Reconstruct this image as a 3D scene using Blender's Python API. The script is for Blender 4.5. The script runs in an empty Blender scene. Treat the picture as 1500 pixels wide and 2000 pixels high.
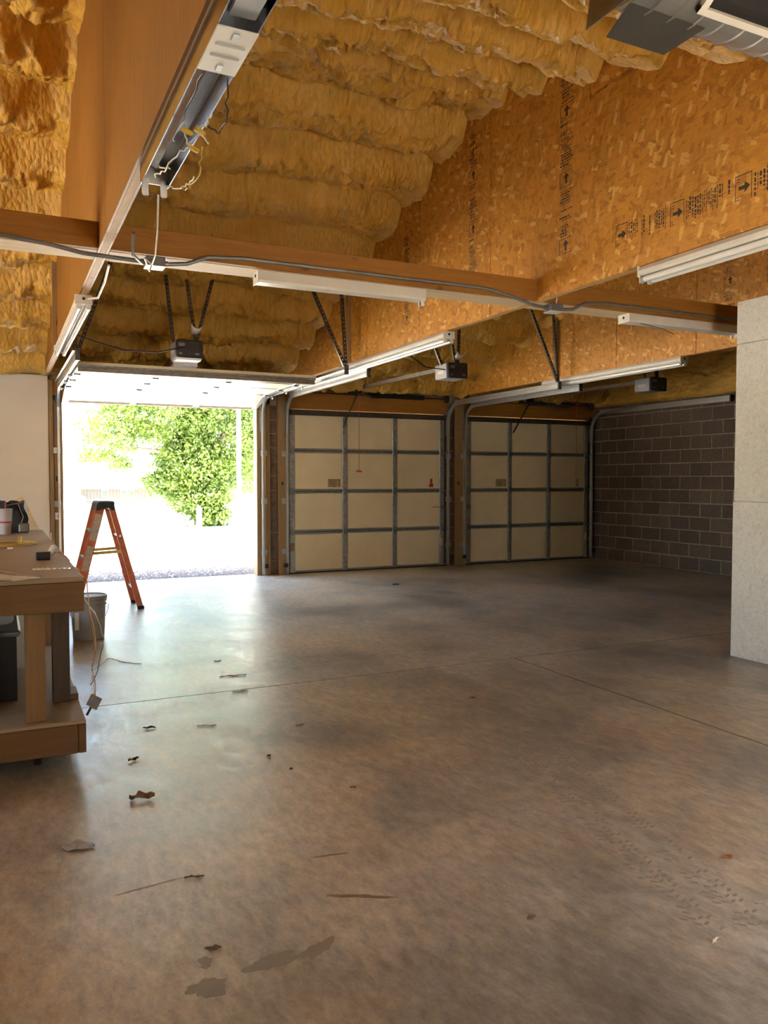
import bpy, bmesh, math, random
import numpy as np
from mathutils import Vector, Matrix

R = math.radians
rng = random.Random(7)
scene = bpy.context.scene
col = scene.collection

# ------------------------------------------------------------------ camera
cam_d = bpy.data.cameras.new('camera')
cam = bpy.data.objects.new('camera', cam_d)
col.objects.link(cam)
cam_d.sensor_fit = 'VERTICAL'
cam_d.sensor_height = 36
cam_d.lens = 36 * 1560 / 2000
cam_d.clip_start = 0.05
cam_d.clip_end = 500
cam.location = (0, 0, 1.41)
cam.rotation_euler = (R(90 - 2.333), 0, R(-25.75))
scene.camera = cam

# ------------------------------------------------------------------ world, sun, exposure
world = bpy.data.worlds.new('world')
scene.world = world
world.use_nodes = True
wn = world.node_tree
bg = wn.nodes['Background']
sky = wn.nodes.new('ShaderNodeTexSky')
sky.sky_type = 'NISHITA'
sky.sun_disc = False
sky.sun_elevation = R(62)
sky.sun_rotation = R(200)
sky.air_density = 1.0
sky.dust_density = 2.5
sky.ozone_density = 1.0
wb = wn.nodes.new('ShaderNodeMixRGB')      # camera white balance: set for the warm interior
wb.blend_type = 'MULTIPLY'
wb.inputs[0].default_value = 1
wb.inputs[2].default_value = (1.0, .96, .90, 1)
wn.links.new(sky.outputs[0], wb.inputs[1])
wn.links.new(wb.outputs[0], bg.inputs[0])
bg.inputs[1].default_value = 0.75

sun_d = bpy.data.lights.new('sun', 'SUN')
sun = bpy.data.objects.new('sun', sun_d)
col.objects.link(sun)
sun_d.energy = 26
sun_d.angle = R(0.6)
sun_d.color = (1.0, 0.91, 0.76)
# light travels towards the doors' outside (+y), slightly rightwards, and steeply down
sun.rotation_euler = Vector((0.22, 0.40, -0.88)).to_track_quat('-Z', 'Y').to_euler()
sun.location = (0, -20, 40)

vs = scene.view_settings
vs.view_transform = 'Standard'
vs.look = 'None'
vs.exposure = 2.4
vs.gamma = 1
vs.use_curve_mapping = False
scene.cycles.diffuse_bounces = 5
scene.cycles.glossy_bounces = 3
scene.cycles.transmission_bounces = 6
scene.cycles.max_bounces = 8
scene.cycles.adaptive_threshold = .03
scene.cycles.caustics_reflective = False
scene.cycles.caustics_refractive = False
scene.cycles.sample_clamp_indirect = 12

# ------------------------------------------------------------------ materials
MATS = {}

class NT:
    """small helper around a node tree"""
    def __init__(s, name):
        s.m = bpy.data.materials.new(name)
        s.m.use_nodes = True
        s.t = s.m.node_tree
        s.b = s.t.nodes['Principled BSDF']
    def n(s, typ, **k):
        nd = s.t.nodes.new('ShaderNode' + typ)
        for a, v in k.items():
            if a.startswith('i_'):
                nd.inputs[a[2:].replace('_', ' ')].default_value = v
            else:
                setattr(nd, a, v)
        return nd
    def l(s, a, b):
        s.t.links.new(a, b)
    def pos(s, scale=(1, 1, 1), rot=(0, 0, 0), obj=False):
        if obj:
            tc = s.n('TexCoord').outputs['Object']
        else:
            tc = s.n('NewGeometry').outputs['Position']
        mp = s.n('Mapping')
        mp.inputs['Scale'].default_value = scale
        mp.inputs['Rotation'].default_value = rot
        s.l(tc, mp.inputs['Vector'])
        return mp.outputs[0]
    def noise(s, vec, scale, detail=4, rough=.55, dist=0):
        nd = s.n('TexNoise')
        nd.inputs['Scale'].default_value = scale
        nd.inputs['Detail'].default_value = detail
        nd.inputs['Roughness'].default_value = rough
        nd.inputs['Distortion'].default_value = dist
        s.l(vec, nd.inputs['Vector'])
        return nd.outputs['Fac']
    def ramp(s, fac, stops):
        r = s.n('ValToRGB')
        el = r.color_ramp.elements
        while len(el) < len(stops):
            el.new(0.5)
        for e, (p, c) in zip(el, stops):
            e.position = p
            e.color = (c, c, c, 1) if isinstance(c, (int, float)) else (*c, 1)
        s.l(fac, r.inputs[0])
        return r.outputs[0]
    def mix(s, fac, a, b, mode='MIX'):
        m = s.n('MixRGB', blend_type=mode)
        for sock, v in ((m.inputs[0], fac), (m.inputs[1], a), (m.inputs[2], b)):
            if isinstance(v, (int, float)):
                sock.default_value = v
            elif isinstance(v, tuple):
                sock.default_value = (*v, 1)
            else:
                s.l(v, sock)
        return m.outputs[0]
    def math(s, op, a, b=0.0):
        m = s.n('Math', operation=op)
        for sock, v in ((m.inputs[0], a), (m.inputs[1], b)):
            if isinstance(v, (int, float)):
                sock.default_value = v
            else:
                s.l(v, sock)
        return m.outputs[0]
    def bump(s, h, strength=.3, dist=.01):
        b = s.n('Bump')
        b.inputs['Strength'].default_value = strength
        b.inputs['Distance'].default_value = dist
        s.l(h, b.inputs['Height'])
        s.l(b.outputs[0], s.b.inputs['Normal'])
    def col(s, v):
        if isinstance(v, tuple):
            s.b.inputs['Base Color'].default_value = (*v, 1)
        else:
            s.l(v, s.b.inputs['Base Color'])
    def rough(s, v):
        if isinstance(v, (int, float)):
            s.b.inputs['Roughness'].default_value = v
        else:
            s.l(v, s.b.inputs['Roughness'])

def simple(name, c, rough=.6, metal=0.0, var=.12, scale=9, spec=None):
    """plain coloured procedural material with a little wear"""
    t = NT(name)
    f = t.noise(t.pos(), scale, 5, .6)
    lo = tuple(max(0, x * (1 - var)) for x in c)
    hi = tuple(min(1, x * (1 + var)) for x in c)
    t.col(t.ramp(f, [(.3, lo), (.7, hi)]))
    t.rough(rough)
    t.b.inputs['Metallic'].default_value = metal
    if spec is not None:
        t.b.inputs['Specular IOR Level'].default_value = spec
    MATS[name] = t.m
    return t

def lumber(name, axis, c1, c2, knots=True):
    t = NT(name)
    sc = {'x': (1.2, 16, 16), 'y': (16, 1.2, 16), 'z': (16, 16, 1.2)}[axis]
    f = t.noise(t.pos(sc), 2.2, 6, .6, .6)
    c = t.ramp(f, [(.25, c1), (.5, tuple((a + b) / 2 for a, b in zip(c1, c2))), (.75, c2)])
    if knots:
        v = t.n('TexVoronoi', feature='F1')
        v.inputs['Scale'].default_value = 3.2
        ks = {'x': (.6, 1.3, 1.3), 'y': (1.3, .6, 1.3), 'z': (1.3, 1.3, .6)}[axis]
        t.l(t.pos(ks), v.inputs['Vector'])
        k = t.ramp(v.outputs['Distance'], [(.05, 1), (.09, 0)])
        c = t.mix(k, c, tuple(x * .3 for x in c1))
    t.col(c)
    t.rough(.65)
    t.bump(f, .15, .004)
    MATS[name] = t.m

def make_materials():
    # concrete slab
    t = NT('concrete')
    p = t.pos()
    big = t.noise(p, .55, 6, .6, .4)
    mid = t.noise(t.pos((1, 1, 1), (0, 0, .5)), 2.6, 7, .66, .2)
    fine = t.noise(t.pos((2.6, 1.2, 1), (0, 0, .9)), 8, 8, .72, .15)
    grit = t.noise(p, 70, 3, .6)
    base = t.ramp(big, [(.3, (.38, .335, .255)), (.5, (.47, .415, .32)), (.7, (.56, .49, .375))])
    grey = t.ramp(mid, [(.36, (.26, .24, .20)), (.64, (.62, .56, .45))])
    c = t.mix(.55, base, grey)
    smudge = t.ramp(t.noise(t.pos((1, .6, 1), (0, 0, -.45)), .95, 4, .55, .2), [(.45, 0), (.63, .85)])
    c = t.mix(smudge, c, (.155, .148, .128))
    mud = t.ramp(t.noise(t.pos((1, 1, 1), (0, 0, 1.3)), .8, 6, .6, .3), [(.48, 0), (.62, .65)])
    c = t.mix(mud, c, (.60, .47, .31))
    fm = t.ramp(fine, [(.36, .66), (.64, 1.22)])
    c = t.mix(1.0, c, fm, 'MULTIPLY')
    gm = t.ramp(grit, [(.3, .9), (.7, 1.08)])
    c = t.mix(1.0, c, gm, 'MULTIPLY')
    t.col(c)
    rr = t.ramp(fine, [(.3, .29), (.7, .40)])
    r2 = t.ramp(mid, [(.35, 0.0), (.7, .10)])
    t.rough(t.math('ADD', rr, r2))
    t.b.inputs['Specular IOR Level'].default_value = 1.0
    t.bump(t.math('ADD', fine, t.math('MULTIPLY', grit, .35)), .12, .004)
    MATS['concrete'] = t.m

    # spray foam
    t = NT('spray_foam')
    p = t.pos()
    a = t.noise(p, 2.0, 6, .6)
    b = t.noise(t.pos((3.2, 1, 1)), 6, 6, .65, .6)
    c = t.ramp(a, [(.3, (.58, .315, .036)), (.55, (.68, .39, .062)), (.75, (.75, .465, .11))])
    c = t.mix(1.0, c, t.ramp(b, [(.3, .86), (.7, 1.08)]), 'MULTIPLY')
    t.col(c)
    t.rough(.42)
    t.b.inputs['Specular IOR Level'].default_value = .45
    v = t.n('TexVoronoi', feature='F1')
    v.inputs['Scale'].default_value = 16
    t.l(t.pos((1.6, .8, 1)), v.inputs['Vector'])
    h = t.math('ADD', t.math('MULTIPLY', b, .8), t.math('MULTIPLY', v.outputs['Distance'], -.6))
    t.bump(h, .6, .04)
    MATS['spray_foam'] = t.m

    # oriented strand board: strands from stretched voronoi layers lying at different angles
    def osb(name, c_dark, c_mid, c_light, vert):
        t = NT(name)
        layers = []
        for k, (ang, sx, sy, scl) in enumerate(((.25, 1, 2.6, 13), (-.5, 1, 2.2, 16), (1.25, 1, 2.4, 15))):
            if vert:
                sc = (1, sy, sx)
            else:
                sc = (1, sx, sy)
            wob = t.pos((1, 1, 1), (ang, 0, 0))
            mp = t.n('Mapping')
            mp.inputs['Scale'].default_value = sc
            mp.inputs['Location'].default_value = (k * 3.1, k * 1.7, k * 2.3)
            t.l(wob, mp.inputs['Vector'])
            v = t.n('TexVoronoi', feature='F1', distance='CHEBYCHEV')
            v.inputs['Scale'].default_value = scl
            t.l(mp.outputs[0], v.inputs['Vector'])
            sp = t.n('SeparateColor')
            t.l(v.outputs['Color'], sp.inputs[0])
            layers.append((sp.outputs[0], sp.outputs[1], v.outputs['Distance']))
        c = t.ramp(layers[0][0], [(.0, c_dark), (.55, c_mid), (1, c_mid)])
        h = layers[0][0]
        for r_, g_, d_ in layers[1:]:
            pick = t.ramp(g_, [(.62, 0), (.64, 1)])
            c2 = t.ramp(r_, [(.0, c_dark), (.5, c_mid), (.82, c_mid), (.9, c_light)])
            c = t.mix(pick, c, c2)
            h = t.mix(pick, h, r_)
        g = t.noise(t.pos((1, 30, 3) if vert else (1, 3, 30)), 3, 5, .6)
        c = t.mix(1.0, c, t.ramp(g, [(.3, .84), (.7, 1.1)]), 'MULTIPLY')
        soft = t.noise(t.pos(), 1.6, 3, .5)
        c = t.mix(1.0, c, t.ramp(soft, [(.3, .9), (.7, 1.06)]), 'MULTIPLY')
        t.col(c)
        t.rough(.5)
        t.bump(h, .22, .004)
        MATS[name] = t.m
    osb('strand_board', (.46, .185, .018), (.66, .295, .036), (.80, .455, .12), True)
    osb('strand_board_flat', (.46, .185, .018), (.66, .295, .036), (.80, .455, .12), False)

    # plywood with long vertical grain
    t = NT('plywood')
    g = t.noise(t.pos((1, 26, 1.6)), 2.0, 7, .62, .5)
    a = t.noise(t.pos(), .9, 3, .5)
    c = t.ramp(g, [(.25, (.22, .082, .008)), (.5, (.30, .122, .013)), (.75, (.35, .155, .022))])
    c = t.mix(1.0, c, t.ramp(a, [(.3, .85), (.7, 1.08)]), 'MULTIPLY')
    k = t.ramp(t.noise(t.pos((1, 9, 2.2)), 2.2, 3, .5), [(.70, 0), (.76, .7)])
    c = t.mix(k, c, (.14, .055, .02))
    t.col(c)
    t.rough(.55)
    t.bump(g, .12, .004)
    MATS['plywood'] = t.m

    # speckled white-painted board of the partition
    t = NT('painted_board')
    a = t.noise(t.pos((1, 1, 1)), 34, 6, .7, 1.2)
    b = t.noise(t.pos(), 2.2, 4, .6)
    sp = t.ramp(t.noise(t.pos(), 46, 2, .5), [(.70, 0), (.74, .55)])
    c = t.ramp(a, [(.3, (.52, .48, .41)), (.5, (.66, .63, .56)), (.7, (.74, .71, .65))])
    c = t.mix(1.0, c, t.ramp(b, [(.3, .92), (.7, 1.04)]), 'MULTIPLY')
    c = t.mix(sp, c, (.32, .27, .21))
    t.col(c)
    t.rough(.55)
    t.bump(a, .3, .006)
    MATS['painted_board'] = t.m

    # concrete block face, brown-grey paint
    t = NT('block_face')
    oi = t.n('ObjectInfo')
    f = t.noise(t.pos(), 24, 6, .7)
    g = t.noise(t.pos(), 2.2, 4, .6)
    c = t.ramp(f, [(.3, (.090, .060, .040)), (.7, (.150, .105, .074))])
    c = t.mix(1.0, c, t.ramp(oi.outputs['Random'], [(0, .78), (1, 1.2)]), 'MULTIPLY')
    c = t.mix(1.0, c, t.ramp(g, [(.3, .85), (.7, 1.15)]), 'MULTIPLY')
    t.col(c)
    t.rough(.62)
    t.bump(f, .5, .006)
    MATS['block_face'] = t.m
    simple('mortar', (.40, .31, .21), .85, var=.25, scale=14)
    simple('pier_block', (.15, .095, .07), .8, var=.3, scale=14)

    lumber('pine_x', 'x', (.28, .110, .012), (.40, .175, .022))
    lumber('pine_y', 'y', (.46, .27, .11), (.66, .45, .22))
    lumber('pine_z', 'z', (.22, .13, .055), (.36, .22, .09))
    lumber('pale_pine_x', 'x', (.60, .43, .24), (.76, .60, .38), False)
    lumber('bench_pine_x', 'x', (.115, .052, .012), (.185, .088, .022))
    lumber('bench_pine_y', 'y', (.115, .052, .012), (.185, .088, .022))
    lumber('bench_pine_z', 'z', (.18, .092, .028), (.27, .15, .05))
    lumber('dark_stain_z', 'z', (.055, .030, .014), (.09, .05, .024), False)
    lumber('bench_ply', 'x', (.29, .205, .125), (.38, .28, .175), False)
    simple('drywall', (.74, .68, .60), .8, var=.03, scale=3)
    simple('galvanized', (.42, .44, .45), .38, .85, var=.3, scale=26)
    simple('track_steel', (.58, .58, .56), .34, .8, var=.08, scale=12)
    simple('galvanized_dull', (.30, .32, .325), .5, .7, var=.3, scale=30)
    simple('dark_steel', (.07, .06, .05), .45, .5, var=.3, scale=20)
    simple('strut_steel', (.25, .21, .165), .45, .6, var=.25, scale=20)
    simple('white_enamel', (.78, .75, .68), .32, var=.05, scale=6)
    simple('mirror_steel', (.62, .65, .70), .16, 1.0, var=.1, scale=8)
    simple('tube_glass', (.83, .82, .78), .14, var=.02)
    simple('tube_cap', (.55, .56, .56), .3, .9)
    t = simple('cream_panel', (.76, .64, .42), .5, var=.05, scale=2.2)
    simple('black_plastic', (.018, .017, .017), .35, var=.2)
    simple('grey_plastic', (.40, .40, .40), .45, var=.08)
    simple('white_plastic', (.80, .80, .80), .35, var=.03)
    simple('black_rubber', (.022, .02, .02), .7, var=.2)
    simple('conduit_grey', (.20, .20, .195), .45, .4, var=.2)
    simple('red_plastic', (.55, .05, .05), .4, var=.1)
    simple('orange_fiberglass', (.50, .115, .035), .5, var=.22, scale=14)
    simple('ladder_label', (.46, .36, .27), .6, var=.3, scale=60)
    simple('yellow_wire', (.62, .42, .06), .45, var=.1)
    simple('white_wire', (.70, .66, .58), .45, var=.1)
    simple('black_wire', (.02, .02, .02), .4, var=.1)
    simple('red_wire', (.32, .06, .03), .4, var=.1)
    simple('yellow_tape', (.62, .40, .03), .5, var=.1)
    simple('bucket_grey', (.30, .28, .255), .45, var=.1, scale=6)
    simple('paper', (.66, .60, .49), .7, var=.06, scale=14)
    simple('sticker_tan', (.42, .31, .17), .6, var=.1, scale=30)
    simple('ink', (.035, .028, .02), .6, var=.3, scale=60)
    simple('sticker_red', (.42, .06, .04), .6, var=.1)
    simple('brown_leaf', (.20, .115, .06), .7, var=.35, scale=40)
    simple('grey_leaf', (.42, .39, .36), .6, var=.3, scale=50)
    simple('orange_leaf', (.38, .17, .045), .7, var=.3, scale=40)
    simple('damp_stain', (.25, .22, .16), .35, var=.14, scale=10)
    simple('rust_stain', (.25, .15, .085), .42, var=.25, scale=22)
    simple('tread_dust', (.33, .275, .20), .45, var=.2, scale=30)
    simple('joint_dark', (.03, .026, .022), .9, var=.2)
    simple('duct_metal', (.40, .40, .385), .42, .75, var=.15, scale=5)
    simple('duct_dark', (.10, .098, .085), .5, .4, var=.15, scale=5)
    simple('duct_beige', (.30, .27, .20), .5, .4, var=.1, scale=5)
    simple('pit_black', (.008, .008, .008), .6, var=.1)
    simple('steel_dark_red', (.14, .05, .03), .5, .5, var=.2)
    # outside
    t = NT('pale_ground')
    f = t.noise(t.pos(), 6, 7, .7)
    g = t.noise(t.pos(), .25, 4, .6)
    c = t.ramp(f, [(.3, (.48, .455, .41)), (.7, (.62, .595, .54))])
    c = t.mix(t.ramp(g, [(.45, 0), (.7, .35)]), c, (.45, .46, .30))
    t.col(c)
    t.rough(.9)
    MATS['pale_ground'] = t.m
    simple('gravel_stone', (.17, .16, .155), .85, var=.35, scale=18)
    t = NT('leaf_green')
    oi = t.noise(t.pos(), 1.7, 3, .6)
    c = t.ramp(oi, [(.3, (.040, .078, .010)), (.7, (.090, .137, .020))])
    t.col(c)
    t.rough(.5)
    tr = t.n('BsdfTranslucent')
    t.l(t.mix(1.0, c, (1.3, 1.5, .7), 'MULTIPLY'), tr.inputs[0])
    ms = t.n('MixShader')
    ms.inputs[0].default_value = .4
    t.l(t.b.outputs[0], ms.inputs[1])
    t.l(tr.outputs[0], ms.inputs[2])
    t.l(ms.outputs[0], t.t.nodes['Material Output'].inputs[0])
    MATS['leaf_green'] = t.m
    simple('bark', (.20, .15, .10), .9, var=.3, scale=12)
    simple('siding', (.036, .034, .029), .7, var=.05)
    simple('siding_groove', (.025, .024, .02), .7, var=.05)
    simple('pale_roof', (.62, .62, .62), .6, var=.05)
    t = simple('house_glass', (.012, .018, .010), .35, var=.1)
    simple('fence_white', (.60, .60, .58), .6, var=.05)
    # clear cup, cola
    t = NT('clear_plastic')
    t.col((.80, .78, .80))
    t.rough(.25)
    t.b.inputs['Transmission Weight'].default_value = .35
    t.b.inputs['IOR'].default_value = 1.2
    MATS['clear_plastic'] = t.m
    simple('cola', (.055, .015, .01), .25, var=.1)
    simple('magenta_print', (.50, .04, .13), .5, var=.05)
    # opener lamp lens
    t = NT('lamp_lens')
    t.col((.86, .86, .83))
    t.rough(.3)
    MATS['lamp_lens'] = t.m

make_materials()

# ------------------------------------------------------------------ mesh helpers
class MB:
    """collects shapes; build() links them as one mesh object"""
    def __init__(s):
        s.v = []
        s.f = []
    def add(s, vs, fs):
        o = len(s.v)
        s.v += [tuple(p) for p in vs]
        s.f += [tuple(i + o for i in f) for f in fs]
        return s
    def box(s, x0, x1, y0, y1, z0, z1, b=0.0):
        if b <= 0:
            v = [(x, y, z) for x in (x0, x1) for y in (y0, y1) for z in (z0, z1)]
            f = [(0, 1, 3, 2), (4, 6, 7, 5), (0, 4, 5, 1), (2, 3, 7, 6), (0, 2, 6, 4), (1, 5, 7, 3)]
            return s.add(v, f)
        # chamfered box: 24 vertices
        bm = bmesh.new()
        bmesh.ops.create_cube(bm, size=1)
        for q in bm.verts:
            q.co = Vector((x0 if q.co.x < 0 else x1, y0 if q.co.y < 0 else y1, z0 if q.co.z < 0 else z1))
        bmesh.ops.bevel(bm, geom=bm.edges[:], offset=b, segments=1, affect='EDGES', profile=.5)
        return s.bm(bm)
    def bm(s, bm, mat=None):
        bm.verts.index_update()
        v = [(mat @ q.co if mat else q.co)[:] for q in bm.verts]
        f = [[q.index for q in p.verts] for p in bm.faces]
        bm.free()
        return s.add(v, f)
    def bar(s, p0, p1, w, t, up=(0, 0, 1), b=0.0):
        """box from p0 to p1; w across, t along 'up'"""
        p0, p1 = Vector(p0), Vector(p1)
        d = p1 - p0
        L = d.length
        d = d / L
        u = Vector(up)
        sd = d.cross(u)
        if sd.length < 1e-4:
            sd = d.cross(Vector((1, 0, 0)))
        sd.normalize()
        u = sd.cross(d)
        m = MB().box(0, L, -w / 2, w / 2, -t / 2, t / 2, b)
        s.add([p0 + d * a + sd * c + u * e for a, c, e in m.v], m.f)
        return s
    def tube(s, pts, r, n=8, caps=True):
        pts = [Vector(p) for p in pts]
        rs = r if isinstance(r, (list, tuple)) else [r] * len(pts)
        rings = []
        prev = None
        for i, p in enumerate(pts):
            a = pts[max(0, i - 1)]
            c = pts[min(len(pts) - 1, i + 1)]
            d = (c - a).normalized()
            if prev is None:
                ref = Vector((0, 0, 1)) if abs(d.z) < .9 else Vector((1, 0, 0))
                u = d.cross(ref).normalized()
            else:
                u = prev - d * prev.dot(d)
                u = u.normalized() if u.length > 1e-6 else d.orthogonal().normalized()
            prev = u
            w = d.cross(u)
            rings.append([p + (u * math.cos(k * 2 * math.pi / n) + w * math.sin(k * 2 * math.pi / n)) * rs[i] for k in range(n)])
        v = [q for g in rings for q in g]
        f = []
        for i in range(len(rings) - 1):
            for k in range(n):
                k2 = (k + 1) % n
                f.append((i * n + k, i * n + k2, (i + 1) * n + k2, (i + 1) * n + k))
        if caps:
            f.append(tuple(range(n))[::-1])
            f.append(tuple((len(rings) - 1) * n + k for k in range(n)))
        return s.add(v, f)
    def lathe(s, prof, c=(0, 0, 0), n=24, axis='z'):
        """prof: (radius, height) list"""
        v = []
        for r, h in prof:
            for k in range(n):
                a = 2 * math.pi * k / n
                if axis == 'z':
                    v.append((c[0] + r * math.cos(a), c[1] + r * math.sin(a), c[2] + h))
                else:
                    v.append((c[0] + h, c[1] + r * math.cos(a), c[2] + r * math.sin(a)))
        f = []
        for i in range(len(prof) - 1):
            for k in range(n):
                k2 = (k + 1) % n
                f.append((i * n + k, i * n + k2, (i + 1) * n + k2, (i + 1) * n + k))
        f.append(tuple(range(n))[::-1])
        f.append(tuple((len(prof) - 1) * n + k for k in range(n)))
        return s.add(v, f)
    def prism(s, poly, a0, a1, axis='x'):
        """extrude a 2D polygon along an axis; poly in the other two coordinates in order"""
        def P(a, q):
            if axis == 'x':
                return (a, q[0], q[1])
            if axis == 'y':
                return (q[0], a, q[1])
            return (q[0], q[1], a)
        n = len(poly)
        v = [P(a0, q) for q in poly] + [P(a1, q) for q in poly]
        f = [tuple(range(n)), tuple(range(2 * n - 1, n - 1, -1))]
        for k in range(n):
            k2 = (k + 1) % n
            f.append((k, n + k, n + k2, k2))
        return s.add(v, f)
    def xf(s, M):
        s.v = [tuple(M @ Vector(p)) for p in s.v]
        return s
    def mesh(s, name):
        me = bpy.data.meshes.new(name)
        me.from_pydata(s.v, [], s.f)
        me.validate()
        bm = bmesh.new()
        bm.from_mesh(me)
        bmesh.ops.recalc_face_normals(bm, faces=bm.faces[:])
        bm.to_mesh(me)
        bm.free()
        return me
    def build(s, name, mat, parent=None, smooth=False):
        me = s.mesh(name)
        me.materials.append(MATS[mat])
        if smooth:
            me.polygons.foreach_set('use_smooth', [True] * len(me.polygons))
            try:
                me.set_sharp_from_angle(angle=R(40))
            except Exception:
                pass
        return link(name, me, parent)

def link(name, data, parent=None):
    o = bpy.data.objects.new(name, data)
    col.objects.link(o)
    if parent is not None:
        o.parent = parent
        o.matrix_parent_inverse = parent_world(parent).inverted()
    return o

def parent_world(o):
    m = o.matrix_basis.copy()
    while o.parent:
        m = o.matrix_parent_inverse @ m
        o = o.parent
        m = o.matrix_basis @ m
    return m

def tag(o, label, cat, group=None, kind=None):
    o['label'] = label
    o['category'] = cat
    if group:
        o['group'] = group
    if kind:
        o['kind'] = kind
    return o

def thing(name, loc, label, cat, group=None, kind=None):
    o = bpy.data.objects.new(name, None)
    o.empty_display_size = .1
    col.objects.link(o)
    o.location = loc
    return tag(o, label, cat, group, kind)

def arc(c, r, a0, a1, n, x):
    """points on an arc in the yz plane"""
    return [(x, c[0] + r * math.cos(a0 + (a1 - a0) * k / n), c[1] + r * math.sin(a0 + (a1 - a0) * k / n)) for k in range(n + 1)]

def sweep_yz(pts, prof):
    """sweep profile (offset along x, offset along in-plane normal) along a path lying in a yz plane"""
    m = MB()
    n = len(prof)
    rings = []
    for i, p in enumerate(pts):
        a = Vector(pts[max(0, i - 1)])
        c = Vector(pts[min(len(pts) - 1, i + 1)])
        d = (c - a).normalized()
        nn = Vector((0, -d.z, d.y))
        rings.append([Vector(p) + Vector((u, 0, 0)) + nn * w for u, w in prof])
    v = [q for g in rings for q in g]
    f = []
    for i in range(len(rings) - 1):
        for k in range(n):
            k2 = (k + 1) % n
            f.append((i * n + k, i * n + k2, (i + 1) * n + k2, (i + 1) * n + k))
    f.append(tuple(range(n)))
    f.append(tuple((len(rings) - 1) * n + k for k in range(n))[::-1])
    return m.add(v, f)

# numpy noise -------------------------------------------------------
def _hash(ix, iy, seed):
    h = (ix.astype(np.int64) * 374761393 + iy.astype(np.int64) * 668265263 + seed * 974711) & 0x7fffffff
    h = ((h ^ (h >> 13)) * 1274126177) & 0x7fffffff
    h = h ^ (h >> 16)
    return (h & 0xffff) / 65535.0

def vnoise(x, y, seed=0):
    ix, iy = np.floor(x), np.floor(y)
    fx, fy = x - ix, y - iy
    fx = fx * fx * (3 - 2 * fx)
    fy = fy * fy * (3 - 2 * fy)
    a = _hash(ix, iy, seed); b = _hash(ix + 1, iy, seed)
    c = _hash(ix, iy + 1, seed); d = _hash(ix + 1, iy + 1, seed)
    return (a * (1 - fx) + b * fx) * (1 - fy) + (c * (1 - fx) + d * fx) * fy

def fbm(x, y, oct=4, seed=0):
    s = 0; a = .5; t = 0
    for k in range(oct):
        s = s + a * vnoise(x * 2 ** k, y * 2 ** k, seed + k)
        t += a
        a *= .55
    return s / t

def worley(x, y, seed=0):
    ix, iy = np.floor(x), np.floor(y)
    best = np.full(x.shape, 9.0)
    bid = np.zeros(x.shape)
    for dx in (-1, 0, 1):
        for dy in (-1, 0, 1):
            cx, cy = ix + dx, iy + dy
            px = cx + _hash(cx, cy, seed)
            py = cy + _hash(cx, cy, seed + 17)
            d = np.hypot(px - x, py - y)
            m = d < best
            best = np.where(m, d, best)
            bid = np.where(m, _hash(cx, cy, seed + 31), bid)
    return best, bid

# ------------------------------------------------------------------ key dimensions (metres)
D = 11.336          # inside plane of the door wall
XB = 9.626          # inside plane of the block wall
XL = -4.2           # left side wall
YN = -0.45          # wall behind the camera
T1, T2, T3 = .58, 3.70, 6.75   # truss centre lines
ZT = 2.75           # truss underside
RY, RZ, SL = 5.6, 4.82, .335   # ridge of the foam ceiling and its pitch

def roof_z(y):
    return RZ - SL * abs(y - RY)

# ------------------------------------------------------------------ floor
fl = MB().box(XL - .2, XB + .2, YN - .2, D + .22, -.3, -.0015).build('floor', 'joint_dark')
tag(fl, 'stained grey-brown concrete garage floor with saw-cut joints', 'floor', kind='structure')
g = .006
for (x0, x1, y0, y1) in ((XL - .2, XB + .2, 5.2 + g, D + .2), (XL - .2, 3.65 - g, YN - .2, 5.2 - g), (3.65 + g, XB + .2, YN - .2, 5.2 - g)):
    MB().box(x0, x1, y0, y1, -.15, 0).build('slab', 'concrete', fl)

def blob(cx, cy, rx, ry, rot, seed, n=34, rag=.35):
    pts = []
    r_ = random.Random(seed)
    ph = [r_.uniform(0, 6.28) for _ in range(6)]
    for k in range(n):
        a = 2 * math.pi * k / n
        q = 1 + rag * (.5 * math.sin(2 * a + ph[0]) + .35 * math.sin(3 * a + ph[1]) + .3 * math.sin(5 * a + ph[2]) + .25 * math.sin(9 * a + ph[3]))
        q = max(.15, q + r_.uniform(-.07, .07))
        x, y = rx * q * math.cos(a), ry * q * math.sin(a)
        pts.append((cx + x * math.cos(rot) - y * math.sin(rot), cy + x * math.sin(rot) + y * math.cos(rot)))
    return pts

for k, (cx, cy, rx, ry, ro, mt) in enumerate((
        (.70, 2.20, .075, .035, .25, 'damp_stain'), (.84, 2.20, .06, .028, .5, 'damp_stain'),
        (.50, 2.16, .055, .04, .3, 'damp_stain'), (.52, 2.28, .028, .02, 1.2, 'damp_stain'),
        (1.10, 2.74, .06, .007, -.15, 'rust_stain'), (1.08, 2.42, .10, .012, -.5, 'rust_stain'),
        (.45, 2.80, .12, .004, .1, 'rust_stain'))):
    MB().prism(blob(cx, cy, rx, ry, ro, 40 + k), .0001, .0007, 'z').build('floor_stain', mt, fl)

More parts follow.
